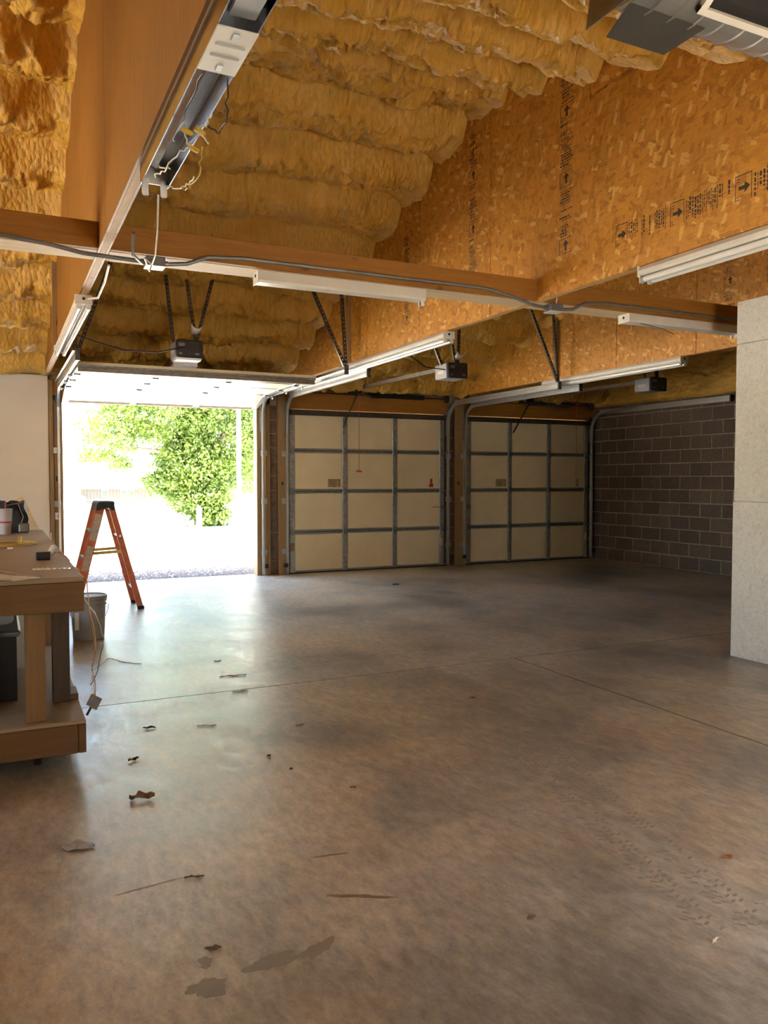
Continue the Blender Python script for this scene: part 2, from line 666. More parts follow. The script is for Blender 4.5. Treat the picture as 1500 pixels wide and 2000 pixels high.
# tyre tread prints in the dust: too many small marks to pick apart
tread = MB()
for (xa, ya, xb, yb) in ((2.50, 3.70, 1.98, 1.76), (2.66, 3.66, 2.14, 1.72)):
    L = math.hypot(xb - xa, yb - ya)
    ux, uy = (xb - xa) / L, (yb - ya) / L
    nx, ny = -uy, ux
    k = 0
    s_ = 0.0
    while s_ < L:
        for off in (-.045, -.015, .015, .045):
            if rng.random() < .45:
                continue
            cx = xa + ux * s_ + nx * off
            cy = ya + uy * s_ + ny * off
            a = .011
            sk = .006 if off > 0 else -.006
            q = [(cx - nx * a - ux * .007 + ux * sk, cy - ny * a - uy * .007 + uy * sk), (cx + nx * a - ux * .007 - ux * sk, cy + ny * a - uy * .007 - uy * sk),
                 (cx + nx * a + ux * .005 - ux * sk, cy + ny * a + uy * .005 - uy * sk), (cx - nx * a + ux * .005 + ux * sk, cy - ny * a + uy * .005 + uy * sk)]
            tread.prism(q, .0001, .0005, 'z')
        s_ += .034
to = tread.build('tyre_tread_marks', 'tread_dust', fl)
to['kind'] = 'stuff'

# ------------------------------------------------------------------ ceiling foam
def foam(name, x0, x1, y0, y1, step, seed, label, curl=(True, True)):
    nx = int((x1 - x0) / step) + 1
    ny = int((y1 - y0) / step) + 1
    X, Y = np.meshgrid(np.linspace(x0, x1, nx), np.linspace(y0, y1, ny))
    ay = np.abs(Y - RY)
    base = RZ - SL * np.sqrt(ay * ay + .06)
    wob = (fbm(X * 1.3, Y * .9, 3, seed) - .5) * .30
    t = (Y + wob) / .60
    t = t - np.floor(t)
    # swollen, lumpy roll over each purlin; between rolls the foam lies flatter with spray strokes
    sharp = np.clip(t / .16, 0, 1) * np.clip((1 - t) / .62, 0, 1) ** .8
    band = sharp ** .7
    wx = X + (fbm(X * 3, Y * 3, 3, seed + 5) - .5) * .25
    wy = Y + (fbm(X * 3, Y * 3, 3, seed + 9) - .5) * .25
    edge = np.ones_like(X)
    if curl[0]:
        edge = edge * np.clip((X - x0) / .25, 0, 1)
    if curl[1]:
        edge = edge * np.clip((x1 - X) / .25, 0, 1)
    edge = .35 + .65 * edge
    def puff(a, b, sd):
        d_, i_ = worley(wx * a, wy * b, sd)
        return (1 - np.clip(d_, 0, 1) ** 2), i_
    p1, i1 = puff(4.2, 4.6, seed + 1)
    p2, i2 = puff(10, 10, seed + 2)
    p3, i3 = puff(24, 22, seed + 3)
    lump = np.clip(band - .45, 0, 1) / .55
    near_ridge = np.exp(-(ay / .75) ** 2)
    act = np.clip(lump + near_ridge, 0, 1.3)
    stri = fbm(wx * 9, wy * 1.3, 3, seed + 4)
    disp = .135 * band * (.75 + .5 * fbm(X * 1.7, Y * .8, 2, seed + 7)) + edge * (.075 * p1 * (.3 + .7 * i1) * (.25 + act) + .052 * p2 * (.3 + .7 * i2) * (.2 + act) + .022 * p3 * (.12 + act)) \
        + .055 * stri + .04 * fbm(X * .8, Y * .8, 2, seed + 6)
    z = base - disp
    # foam climbs down the truss sides
    ed = .11 + .10 * fbm(X * 2, Y * 2.1, 3, seed + 8)
    for on, dist in ((curl[0], X - x0), (curl[1], x1 - X)):
        if on:
            q = np.clip(1 - dist / ed, 0, 1)
            z = z - .10 * q ** 2.0 * (.4 + fbm(X * 2, Y * 2.5, 2, seed + 12))
    # and down onto the wall plate above the doors
    q = np.clip((Y - (D - .42)) / .42, 0, 1)
    z = np.where(q > 0, z * (1 - q ** 1.5) + (2.755 + .03 * p2) * q ** 1.5, z)
    co = np.stack([X, Y, z], -1).reshape(-1, 3)
    idx = np.arange(nx * ny).reshape(ny, nx)
    quads = np.stack([idx[:-1, :-1], idx[1:, :-1], idx[1:, 1:], idx[:-1, 1:]], -1).reshape(-1, 4)
    me = bpy.data.meshes.new(name)
    me.vertices.add(len(co))
    me.vertices.foreach_set('co', co.astype(np.float32).ravel())
    me.loops.add(quads.size)
    me.loops.foreach_set('vertex_index', quads.astype(np.int32).ravel())
    me.polygons.add(len(quads))
    me.polygons.foreach_set('loop_start', np.arange(0, quads.size, 4, dtype=np.int32))
    me.polygons.foreach_set('use_smooth', np.ones(len(quads), dtype=bool))
    me.update(calc_edges=True)
    me.materials.append(MATS['spray_foam'])
    o = link(name, me)
    tag(o, label, 'ceiling', 'spray foam ceiling bays', 'structure')
    return o

hw = .028
foam('ceiling', XL, T1 - hw, 2.0, D, .020, 11, 'yellow spray foam ceiling bay at far left above white drywall', (False, True))
foam('ceiling', T1 + hw, T2 - hw, 2.0, D, .0125, 23, 'yellow spray foam ceiling bay above the open garage door')
foam('ceiling', T2 + hw, T3 - hw, 3.5, D, .018, 37, 'yellow spray foam ceiling bay above the middle closed door')
foam('ceiling', T3 + hw, XB, 3.5, D, .020, 51, 'yellow spray foam ceiling bay beside the brown block wall', (True, False))

# plain roof deck over the foam and the near slope behind the view
rf = MB()
for ya, yb in ((RY, D + .5), (RY, YN - .5)):
    za, zb = RZ + .10, RZ + .10 - SL * abs(yb - RY)
    rf.add([(XL - .3, ya, za), (XB + .3, ya, za), (XB + .3, yb, zb), (XL - .3, yb, zb),
            (XL - .3, ya, za + .12), (XB + .3, ya, za + .12), (XB + .3, yb, zb + .12), (XL - .3, yb, zb + .12)],
           [(0, 1, 2, 3), (4, 7, 6, 5), (0, 4, 5, 1), (1, 5, 6, 2), (2, 6, 7, 3), (3, 7, 4, 0)])
o = rf.build('roof_deck', 'spray_foam')
tag(o, 'foam-coated underside of the gable roof deck', 'roof', kind='structure')

# foam-coated gable above the block wall
def gable_foam(name, x, y0, y1, z0, seed, label):
    step = .03
    ny = int((y1 - y0) / step)
    nz = 60
    Y, Tt = np.meshgrid(np.linspace(y0, y1, ny), np.linspace(0, 1, nz))
    zt = RZ + .05 - SL * np.abs(Y - RY)
    z0v = z0 + (fbm(Y * 2.2, Tt * 0, 3, seed) - .5) * .05
    Z = z0v + (zt - z0v) * Tt
    wy = Y + (fbm(Y * 3, Z * 3, 3, seed + 2) - .5) * .25
    wz = Z + (fbm(Y * 3, Z * 3, 3, seed + 3) - .5) * .25
    d1, i1 = worley(wy * 3, wz * 6, seed)
    d2, i2 = worley(wy * 8, wz * 13, seed + 1)
    d = .03 + .05 * np.sqrt(np.clip(1 - d1 ** 2, 0, 1)) * (.4 + i1) + .022 * np.sqrt(np.clip(1 - d2 ** 2, 0, 1))
    d = d * np.clip(Tt * 14, 0, 1) ** .5
    co = np.stack([x - d, Y, Z], -1).reshape(-1, 3)
    idx = np.arange(ny * nz).reshape(nz, ny)
    q = np.stack([idx[:-1, :-1], idx[:-1, 1:], idx[1:, 1:], idx[1:, :-1]], -1).reshape(-1, 4)
    me = bpy.data.meshes.new(name)
    me.from_pydata(co.tolist(), [], q.tolist())
    me.polygons.foreach_set('use_smooth', [True] * len(me.polygons))
    me.materials.append(MATS['spray_foam'])
    o = link(name, me)
    tag(o, label, 'wall', kind='structure')
gable_foam('wall_right_gable', XB - .002, YN, D, 2.675, 71, 'yellow spray-foamed gable above the brown block wall')

# ------------------------------------------------------------------ block wall on the right
CH, BL, MJ = .2085, .4064, .014
wr = MB().box(XB, XB + .2, YN - .2, D + .2, 0, 4.9).build('wall_right', 'mortar')
tag(wr, 'dark brown painted concrete block wall on the right', 'wall', kind='structure')
block_cache = {}
def block_mesh(ly, lz, key, mat):
    k = (round(ly, 3), round(lz, 3), key, mat)
    if k not in block_cache:
        r_ = random.Random(key)
        m = MB()
        e = .004
        m.box(-.006, .02, 0, ly, 0, lz, .0045)
        me = m.mesh('block')
        for v in me.vertices:
            if v.co.x < 0.001:
                v.co.y += r_.uniform(-.0025, .0025)
                v.co.z += r_.uniform(-.0025, .0025)
        me.materials.append(MATS[mat])
        block_cache[k] = me
    return block_cache[k]
for row in range(13):
    y = D - .03 - (.20 if row % 2 else 0)
    z = row * CH
    if row % 2:
        o = link('block', block_mesh(.20 - MJ, CH - MJ, row % 4, 'block_face'), wr)
        o.location = (XB, D - .03 - .20 + MJ / 2, z + MJ / 2)
    while y - BL > 2.6:
        o = link('block', block_mesh(BL - MJ, CH - MJ, rng.randrange(6), 'block_face'), wr)
        o.location = (XB + rng.uniform(-.001, .002), y - BL + MJ / 2, z + MJ / 2)
        y -= BL

# ------------------------------------------------------------------ door wall
OP = ((.77, 3.42), (3.892, 6.535), (6.965, 9.494))
ZD = 2.44
wf = MB()
for xa, xb in ((XL - .2, OP[0][0] - .02), (OP[0][1] + .04, OP[1][0] + .05), (OP[1][1] - .05, OP[2][0] + .05), (OP[2][1] - .05, XB)):
    wf.box(xa, xb, D + .025, D + .20, 0, ZD)
wf.box(XL - .2, XB, D + .025, D + .20, ZD, 2.95)
wfo = wf.build('wall_far', 'mortar')
tag(wfo, 'block wall with three garage door openings', 'wall', kind='structure')
# drywall at the far left
dw = MB().box(XL, .60, D - .02, D + .02, 0, 2.765, .003).build('wall_far_drywall', 'drywall')
tag(dw, 'smooth cream drywall left of the open garage door', 'wall', kind='structure')
# foam above the drywall
fm = MB()
# block piers
def pier(xa, xb, n0):
    for row in range(12):
        me = MB().box(0, xb - xa - .006, -.004, .02, 0, CH - .014, .004).mesh('block')
        me.materials.append(MATS['pier_block'])
        o = link('block', me, wfo)
        o.location = (xa + .003, D + .008 + rng.uniform(-.002, .002), row * CH + .006)
pier(3.60, 3.715, 0)
pier(6.605, 6.73, 3)

# timber posts, jambs and headers of the door wall
tn = [0]
def trim(m, mat, label):
    tn[0] += 1
    o = m.build('trim_%d' % tn[0], mat)
    tag(o, label, 'trim', kind='structure')
    return o
trim(MB().box(.605, .655, D - .055, D + .024, 0, 2.70, .003), 'pine_z', 'narrow pine post beside the cream drywall')
trim(MB().box(.660, .735, D - .035, D + .024, 0, 2.44, .003), 'pine_z', 'knotty pine post left of the open doorway')
trim(MB().box(.740, .770, D + .0, D + .17, 0, ZD, .002), 'pine_z', 'thin pine jamb on the left of the open doorway')
trim(MB().box(3.405, 3.465, D - .0, D + .17, 0, ZD, .002), 'pine_z', 'brown jamb on the right of the open doorway')
trim(MB().box(3.525, 3.597, D - .035, D + .024, 0, 2.62, .003), 'pine_z', 'pine post between open doorway and pier blocks')
trim(MB().box(3.718, 3.838, D - .040, D + .024, 0, 2.62, .003), 'pine_z', 'broad pine post left of the middle closed door')
trim(MB().box(6.732, 6.885, D - .040, D + .024, 0, 2.62, .003), 'pine_z', 'broad pine post left of the far right closed door')
trim(MB().box(6.540, 6.602, D - .030, D + .024, 0, 2.62, .003), 'dark_stain_z', 'dark post right of the middle closed door')
trim(MB().box(9.505, XB - .012, D - .030, D + .024, 0, 2.62, .003), 'dark_stain_z', 'dark post in the corner beside the block wall')
trim(MB().box(.735, 3.47, D + .0, D + .17, ZD, ZD + .035, .002), 'pine_x', 'brown head jamb across the open doorway')
trim(MB().box(3.84, 6.60, D - .035, D + .024, 2.462, 2.715, .004), 'pine_x', 'orange pine header board over the middle closed door')
trim(MB().box(6.89, XB - .012, D - .035, D + .024, 2.462, 2.715, .004), 'pine_x', 'orange pine header board over the far right closed door')
trim(MB().box(.60, 3.60, D - .035, D + .024, 2.50, 2.715, .004), 'pine_x', 'pine header board hidden behind the raised door')

# ------------------------------------------------------------------ walls out of view
o = MB().box(XL - .2, XL, YN - .2, 4.9, 0, 4.9).box(XL - .2, XL, 7.1, D + .2, 0, 4.9).box(XL - .2, XL, 4.9, 7.1, 2.35, 4.9).box(XL - .2, XL, 4.9, 7.1, 0, 1.05).build('wall_left', 'drywall')  # window-sized gap is added, out of view, to let fill daylight in
tag(o, 'drywall side wall on the left with an opening added for fill light', 'wall', kind='structure')
o = MB().box(XL - .2, 2.35, YN - .2, YN, 0, 4.9).box(2.95, XB + .2, YN - .2, YN, 0, 4.9).box(2.35, 2.95, YN - .2, YN, 2.08, 4.9).build('wall_near', 'drywall')  # narrow gap added behind the camera to brighten the interior
tag(o, 'drywall wall behind the viewpoint with a narrow opening added for fill light', 'wall', kind='structure')

# ------------------------------------------------------------------ white partition stub
wp = MB().box(5.285, 5.40, 1.2, 4.50, 0, 2.80).build('wall_partition', 'painted_board')
tag(wp, 'short white speckled board partition at the right edge', 'wall', kind='structure')
for z0, z1, xo in ((.0, 1.233, 5.260), (1.238, 2.467, 5.270), (2.475, 2.805, 5.270)):
    MB().box(xo, 5.286, 1.2, 4.515, z0, z1, .002).build('panel', 'painted_board', wp)
MB().box(5.286, 5.41, 4.499, 4.514, 0, 2.80, .002).build('panel', 'painted_board', wp)

# ------------------------------------------------------------------ roof trusses
def clip_poly(y0, y1, z0, z1max):
    """panel outline between y0..y1, from z0 up to the roof or z1max"""
    ys = [y0]
    if y0 < RY < y1:
        ys.append(RY)
    ys.append(y1)
    top = [(y, min(z1max, roof_z(y) + .06)) for y in ys]
    # corner where the cap height meets the slope
    pts = []
    for (ya, za), (yb, zb) in zip(top, top[1:]):
        pts.append((ya, za))
        ra, rb = roof_z(ya) + .06, roof_z(yb) + .06
        if (ra - z1max) * (rb - z1max) < 0:
            q = (z1max - ra) / (rb - ra)
            pts.append((ya + (yb - ya) * q, z1max))
    pts.append(top[-1])
    return [(y0, z0), (y1, z0)] + pts[::-1]

def truss(xc, label, panels, mat, ystuds, near=YN + .02):
    t = thing('roof_truss', (xc, 6, ZT), label, 'truss', 'roof trusses', 'structure')
    MB().box(xc - .019, xc + .019, near, D - .04, ZT, ZT + .12, .002).build('bottom_chord', 'pine_y', t)
    for side in (-1, 1):
        for (y0, y1, z0, z1, mt, proud) in panels:
            xa = xc + side * .019
            xb = xc + side * (.031 + proud)
            p = clip_poly(y0 + .004, y1 - .004, z0 + .001, z1)
            if min(q[1] for q in p[2:]) < z0 + .02:
                pass
            MB().prism(p, min(xa, xb), max(xa, xb), 'x').build('sheathing_panel', mt, t)
    for yy, w in ystuds:
        MB().box(xc - .075, xc - .031, yy - w / 2, yy + w / 2, ZT + .003, roof_z(yy) - .10, .002).build('stud', 'pine_z', t)
    return t

ye = [-.43, .79, 2.01, 3.23, 4.38, 5.60, 6.82, 8.04, 9.26, 10.48, 11.29]
tr1 = truss(T1, 'plywood-clad roof truss running overhead at the left', [(a, b, ZT, 9, 'plywood', 0) for a, b in
       ((-.43, 2.2), (2.2, 4.62), (4.62, 7.06), (7.06, 9.5), (9.5, 11.29))], 'plywood', ((8.55, .04),))
tr2 = truss(T2, 'strand-board roof truss crossing the middle with printed grade stamps',
            [(-.43, 1.94, ZT, 3.97, 'strand_board_flat', 0), (1.94, 4.38, ZT, 3.99, 'strand_board_flat', .012), (-.43, 4.38, 3.99, 9, 'strand_board', 0)] +
            [(a, b, ZT, 9, 'strand_board', 0) for a, b in ((4.38, 5.60), (5.60, 6.82), (6.82, 8.04), (8.04, 9.26), (9.26, 11.29))], 'strand_board', ((8.50, .05),))
tr3 = truss(T3, 'strand-board roof truss nearest the block wall',
            [(a, b, ZT, 9, 'strand_board', 0) for a, b in ((-.43, 1.4), (1.4, 2.62), (2.62, 3.84), (3.84, 5.06), (5.06, 6.28), (6.28, 7.5), (7.5, 8.72), (8.72, 9.94), (9.94, 11.29))], 'strand_board', ((8.62, .05),))

# printed grade stamps (flat ink), arrow boxes and rows of small print
def stamp_mesh(seed):
    """one stamp unit in (u, v): u along the print row (0..0.47), v across (0..0.11)"""
    r_ = random.Random(seed)
    m = MB()
    def rect(u0, u1, v0, v1):
        m.prism([(u0, v0), (u1, v0), (u1, v1), (u0, v1)], 0, .0006, 'z')
    # arrow box
    rect(.0, .004, 0, .11); rect(.105, .109, 0, .11); rect(0, .108, 0, .004)
    m.prism([(.022, .047), (.062, .047), (.062, .032), (.098, .055), (.062, .078), (.062, .063), (.022, .063)], 0, .0006, 'z')
    for vv in (.012, .024, .088, .1):
        u = .012
        while u < .045:
            w = r_.uniform(.006, .014)
            rect(.01 + (u - .012) * .5, .01 + (u - .012) * .5 + w * .4, vv, vv + .006)
            u += w + .006
    # rows of print, set across
    u = .125
    while u < .45:
        w = r_.choice((.006, .008, .013, .005, .010))
        v = r_.uniform(.0, .02)
        end = r_.uniform(.06, .11)
        while v < end:
            q = r_.uniform(.004, .02)
            rect(u, u + w, v, min(end, v + q))
            v += q + r_.uniform(.002, .008)
        u += w + r_.uniform(.005, .010)
        if r_.random() < .12:
            u += .03
    me = m.mesh('grade_stamp')
    me.materials.append(MATS['ink'])
    return me
stamps = [stamp_mesh(k) for k in range(4)]
def stamp(tr, x, y, z, vertical, k, s=1.0):
    o = link('grade_stamp', stamps[k % 4], tr)
    # local u,v,w -> world ; the face looks towards -x
    if vertical:
        M = Matrix(((0, 0, -1), (0, -1, 0), (1, 0, 0))).to_4x4()      # u up, v towards -y
    else:
        M = Matrix(((0, 0, -1), (-1, 0, 0), (0, -1, 0))).to_4x4()     # u towards the viewpoint, v down
    o.matrix_basis = Matrix.Translation((x, y, z)) @ M @ Matrix.Diagonal((s, s * 1.3, 1, 1))
xf2 = T2 - .0311
for k in range(3):
    stamp(tr2, xf2, 4.70, 3.02 + k * .47, True, k)
for k in range(3):
    stamp(tr2, xf2, 5.93, 3.03 + k * .45, True, k + 1, .95)
for k in range(7):
    stamp(tr2, xf2 - .012, 4.10 - k * .47, 3.06, False, k, .98)
for k in range(2):
    stamp(tr2, xf2, 7.15, 2.95 + k * .47, True, k + 2, .9)
xf3 = T3 - .0311
for yy in (5.92, 5.42, 4.9):
    for k in range(3):
        stamp(tr3, xf3, yy, 2.9 + k * .47, True, k + int(yy * 10))

# ------------------------------------------------------------------ cross beam under the ridge, one length per bay
def beam(xa, xb, label):
    t = thing('cross_beam', ((xa + xb) / 2, 5.05, ZT), label, 'beam', 'cross beams between the trusses', 'structure')
    MB().box(xa, xb, 4.95, 4.988, ZT + .002, 2.905, .003).build('face_board', 'pine_x', t)
    MB().box(xa, xb, 4.99, 5.215, ZT, ZT + .036, .003).build('flat_board', 'pale_pine_x', t)
beam(XL, T1 - .033, 'pine cross beam in the far left bay')
beam(T1 + .033, T2 - .033, 'pine cross beam between the plywood truss and the middle truss')
beam(T2 + .033, T3 - .033, 'pine cross beam running behind the white partition')
beam(T3 + .033, XB - .01, 'pine cross beam hidden beyond the white partition')

# ------------------------------------------------------------------ garage doors
def door_meshes(w):
    """parts of one door section, local: x 0..w, y thickness (inside face towards -y), z 0..0.61"""
    h = ZD / 4
    P = []
    st = .082
    xs = [0, (w - st) / 3, 2 * (w - st) / 3, w - st]
    m = MB().box(.0, w, .012, .042, .0, h + .002)
    P.append(('skin', 'cream_panel', m))
    for a in range(3):
        P.append(('panel', 'cream_panel', MB().box(xs[a] + st + .004, xs[a + 1] - .004, .002, .014, .034, h - .034, .004)))
    for a in range(4):
        m = MB().box(xs[a], xs[a] + st, -.008, .012, .004, h - .004, .003)
        P.append(('stile', 'galvanized', m))
    P.append(('rail', 'galvanized_dull', MB().box(0, w, -.003, .012, .003, .030, .003)))
    P.append(('rail', 'galvanized_dull', MB().box(0, w, -.003, .012, h - .030, h - .003, .003)))
    return P, xs, st, h

def hinge_mesh():
    m = MB()
    m.box(-.032, .032, -.014, -.008, -.05, -.012, .001)
    m.box(-.032, .032, -.014, -.008, .012, .05, .001)
    m.tube([(-.036, -.018, 0), (.036, -.018, 0)], .009, 8)
    m.box(-.03, -.02, -.03, -.008, -.02, .02)
    m.box(.02, .03, -.03, -.008, -.02, .02)
    me = m.mesh('hinge')
    me.materials.append(MATS['galvanized_dull'])
    return me
HINGE = hinge_mesh()
def roller_mesh():
    m = MB()
    m.tube([(0, 0, 0), (.075, 0, 0)], .006, 8)
    m.lathe([(.02, .06), (.024, .064), (.024, .084), (.02, .088)], axis='x', n=12)
    me = m.mesh('roller')
    me.materials.append(MATS['galvanized'])
    return me
ROLLER = roller_mesh()

def garage_door(n, xa, xb, frames, label, lock_side=1, lstk=True):
    """frames: 4 matrices placing the sections from the bottom one up"""
    w = xb - xa
    d = thing('door_%d' % n, (xa, D, 0), label, 'garage door', kind='structure')
    for i, F in enumerate(frames):
        P, xs, st, h = door_meshes(w)
        for nm, mt, m in P:
            m.xf(F).build(nm, mt, d)
        if i < 3:
            MB().box(.004, w - .004, -.0036, .011, h - .0045, h + .0045).xf(F).build('joint_seal', 'joint_dark', d)
            for a in range(4):
                o = link('hinge', HINGE, d)
                o.matrix_basis = parent_world(d).inverted() @ F @ Matrix.Translation((xs[a] + st / 2, 0, h))
                o.matrix_parent_inverse = Matrix()
        for sx, px in ((-1, 0), (1, w)):
            o = link('roller', ROLLER, d)
            Q = Matrix.Translation((px, -.035, h * (.04 if i == 0 else 0) + .0)) @ Matrix.Scale(sx * .62, 4, (1, 0, 0))
            o.matrix_basis = parent_world(d).inverted() @ F @ Q
            o.matrix_parent_inverse = Matrix()
    P, xs, st, h = door_meshes(w)
    F = frames[0]
    MB().box(0, w, -.006, .045, -.012, .008, .003).xf(F).build('bottom_seal', 'black_rubber', d)
    F3 = frames[3]
    # top strut: hat-section steel
    MB().box(0, w, -.055, -.009, h - .052, h - .046).box(0, w, -.06, -.054, h - .085, h - .01).box(0, w, -.012, -.003, h - .085, h - .01).xf(F3).build('top_strut', 'strut_steel' if n == 1 else 'dark_steel', d)
    if lstk:
        F1 = frames[2]
        sx = xs[1] - .14
        s = MB().box(sx - .10, sx + .11, -.0005, .001, .06, .185).xf(F1).build('sticker', 'sticker_tan', d)
        s['label'] = 'tan printed notice sticker'
        t = MB()
        t.box(sx - .09, sx + .10, -.0009, 0, .172, .178)
        for q in range(6):
            t.box(sx - .08, sx + .06 - .02 * (q % 3), -.0009, 0, .155 - q * .014, .160 - q * .014)
        t.box(sx + .085, sx + .093, -.0009, 0, .07, .17)
        t.box(sx - .03, sx + .03, -.0009, 0, .066, .074)
        t.xf(F1).build('sticker_print', 'ink', s)
        sx = xs[2] + st + (xs[3] - xs[2] - st) * .80
        s = MB().box(sx - .035, sx + .04, -.0005, .001, .055, .110).box(sx - .018, sx + .022, -.0005, .001, .112, .19).xf(F1).build('sticker', 'sticker_red' if n == 2 else 'sticker_tan', d)
        s['label'] = 'small red warning tag' if n == 2 else 'small brown warning tag'
        # hand marks of the latch
        F2 = frames[1]
        for side in ((1,) if lock_side > 0 else (-1,)):
            bx = w - st / 2 if side > 0 else st / 2
            MB().box(bx - .04, bx + .035, -.022, -.008, .30, .38, .004).box(bx - .11 * side - .06 * (side > 0), bx + (.06 if side < 0 else 0) + (.05 if side < 0 else 0), -.03, -.018, .335, .348).xf(F2).build('slide_lock', 'galvanized_dull', d)
        s = MB().box(.01, .07, -.0092, -.0075, .33, .45).xf(frames[0]).build('sticker', 'sticker_tan' if n == 3 else 'rust_stain', d)
        s['label'] = 'orange caution sticker low on the end stile'
        s = MB().box(w - .07, w - .012, -.0092, -.0075, .33, .45).xf(frames[0]).build('sticker', 'paper', d)
        s['label'] = 'pale caution sticker low on the end stile'
    return d

h4 = ZD / 4
closed = lambda xa: [Matrix.Translation((xa, D - .03, i * h4 + .012)) for i in range(4)]
garage_door(2, *OP[1], closed(OP[1][0]), 'closed cream sectional garage door in the middle with galvanized stiles')
garage_door(3, *OP[2], closed(OP[2][0]), 'closed cream sectional garage door in the dim right corner', -1)
# raised door: three sections lie level under the track, the bottom one dips in the curve
ZO = 2.60
ys = [11.22, 10.765, 10.165, 9.555, 8.945]
zs = [2.475, 2.585, ZO, ZO, ZO]
fr = []
ang_p = []
for i in range(4):
    a = Vector((0, ys[i], zs[i]))
    b = Vector((0, ys[i + 1], zs[i + 1]))
    if i == 0:
        dd = (b - a).normalized()
        a = b - dd * h4
    else:
        dd = (b - a).normalized()
    up = dd
    nrm = Vector((1, 0, 0)).cross(up)  # local y' (outside face)
    M = Matrix(((1, nrm.x, up.x, OP[0][0] + .0), (0, nrm.y, up.y, a.y), (0, nrm.z, up.z, a.z), (0, 0, 0, 1)))
    # local y must point up (outside face up): flip check
    if nrm.z > 0:
        pass
    else:
        M = Matrix(((1, -nrm.x, up.x, OP[0][0]), (0, -nrm.y, up.y, a.y), (0, -nrm.z, up.z, a.z), (0, 0, 0, 1)))
    fr.append(M)
garage_door(1, OP[0][0], OP[0][1], fr, 'open cream sectional garage door raised flat under the ceiling', lstk=False)

# ------------------------------------------------------------------ perforated strap, tracks
def strap_parts(m, p0, p1, w=.034, up=(0, 1, 0)):
    """slotted angle iron: two edge strips tied by rungs, plus a side flange"""
    p0, p1 = Vector(p0), Vector(p1)
    d = (p1 - p0)
    L = d.length
    d.normalize()
    u = Vector(up)
    sd = d.cross(u).normalized()
    for q in (-1, 1):
        m.bar(p0 + sd * q * w * .33, p1 + sd * q * w * .33, w * .34, .0025, up)
    n = int(L / .045)
    for k in range(n + 1):
        c = p0 + d * (L * k / n)
        m.bar(c - d * .015, c + d * .015, w * .5, .0025, up)
    m.bar(p0 + sd * w * .5 + u * .012, p1 + sd * w * .5 + u * .012, .0025, .026, up)
    return m

def track(xc, side, yend, zend, label, straps, wall_brackets=True):
    """side: +1 the door lies towards +x; xc is the track centre"""
    r = .30
    z_h = zend
    yv = D - .075
    t = thing('garage_door_track', (xc, yv, 0), label, 'door track', 'garage door tracks')
    s = side
    # C profile opening towards the door
    pr = [(-.014 * s, -.026), (.014 * s, -.026), (.014 * s, -.022), (-.010 * s, -.022), (-.010 * s, .022), (.014 * s, .022), (.014 * s, .026), (-.014 * s, .026)]
    vert = [(xc, yv, .02), (xc, yv, 1.0), (xc, yv, z_h - r)]
    cur = arc((yv - r, z_h - r), r, 0, math.pi / 2, 10, xc)
    hor = [(xc, yv - r, z_h), (xc, (yv - r + yend) / 2, z_h), (xc, yend, z_h)]
    sweep_yz(vert, pr).build('vertical_rail', 'track_steel', t, True)
    sweep_yz(cur + hor[1:], pr).build('curved_horizontal_rail', 'track_steel', t, True)
    # angle stiffener along the horizontal length
    xo = xc - s * .018
    MB().box(min(xo, xo + s * .003), max(xo, xo + s * .003), yend, yv - .18, z_h - .005, z_h + .06).box(min(xo, xo - s * .03), max(xo, xo - s * .03), yend, yv - .18, z_h + .056, z_h + .06).build('stiffener_angle', 'track_steel', t)
    # end bracket
    MB().box(xc - .024, xc + .024, yend - .005, yend + .02, z_h - .035, z_h + .07, .003).build('end_bracket', 'dark_steel', t)
    # flag bracket at the top of the post
    MB().box(xc - s * .03 - .002, xc - s * .03 + .002, yv + .0, D - .036, z_h - .55, z_h - .05).box(xc - .03, xc + .03, D - .042, D - .0365, z_h - .5, z_h - .06).build('flag_bracket', 'galvanized_dull', t)
    for zz in (.30, 1.05, 1.75):
        MB().box(min(xc - s * .07, xc + s * .02), max(xc - s * .07, xc + s * .02), D - .05, D - .0365, zz, zz + .08, .002).box(xc - .012, xc + .012, yv + .02, D - .037, zz + .02, zz + .06).build('wall_bracket', 'grey_plastic' if False else 'galvanized', t)
    for (p0, p1) in straps:
        strap_parts(MB(), p0, p1).build('hanger_strap', 'dark_steel', t)
    return t

hs = .012
rz = lambda y: roof_z(y) - .03
track(.715, 1, 8.32, 2.60, 'galvanized track left of the raised open door',
      [((.72, 8.33, 2.66), (1.19, 8.33, 4.0)), ((.70, 8.35, 2.66), (.685, 8.38, 3.05))])
track(3.475, -1, 8.15, 2.60, 'galvanized track right of the raised open door with V-shaped hangers',
      [((3.455, 8.15, 2.66), (2.80, 8.15, 4.06)), ((3.475, 8.16, 2.66), (3.385, 8.16, 4.06))])
track(3.84, 1, 8.36, 2.615, 'left track of the middle closed door', [((3.83, 8.37, 2.68), (3.745, 8.4, 2.95))])
track(6.588, -1, 8.40, 2.615, 'right track of the middle closed door with long slotted hangers',
      [((6.575, 8.42, 2.68), (5.93, 8.42, 4.0)), ((6.588, 8.43, 2.68), (6.46, 8.43, 4.0))])
track(6.915, 1, 8.38, 2.60, 'left track of the far right closed door', [((6.90, 8.39, 2.66), (6.795, 8.42, 2.95))])
track(9.545, -1, 8.25, 2.57, 'track running along the brown block wall', [])

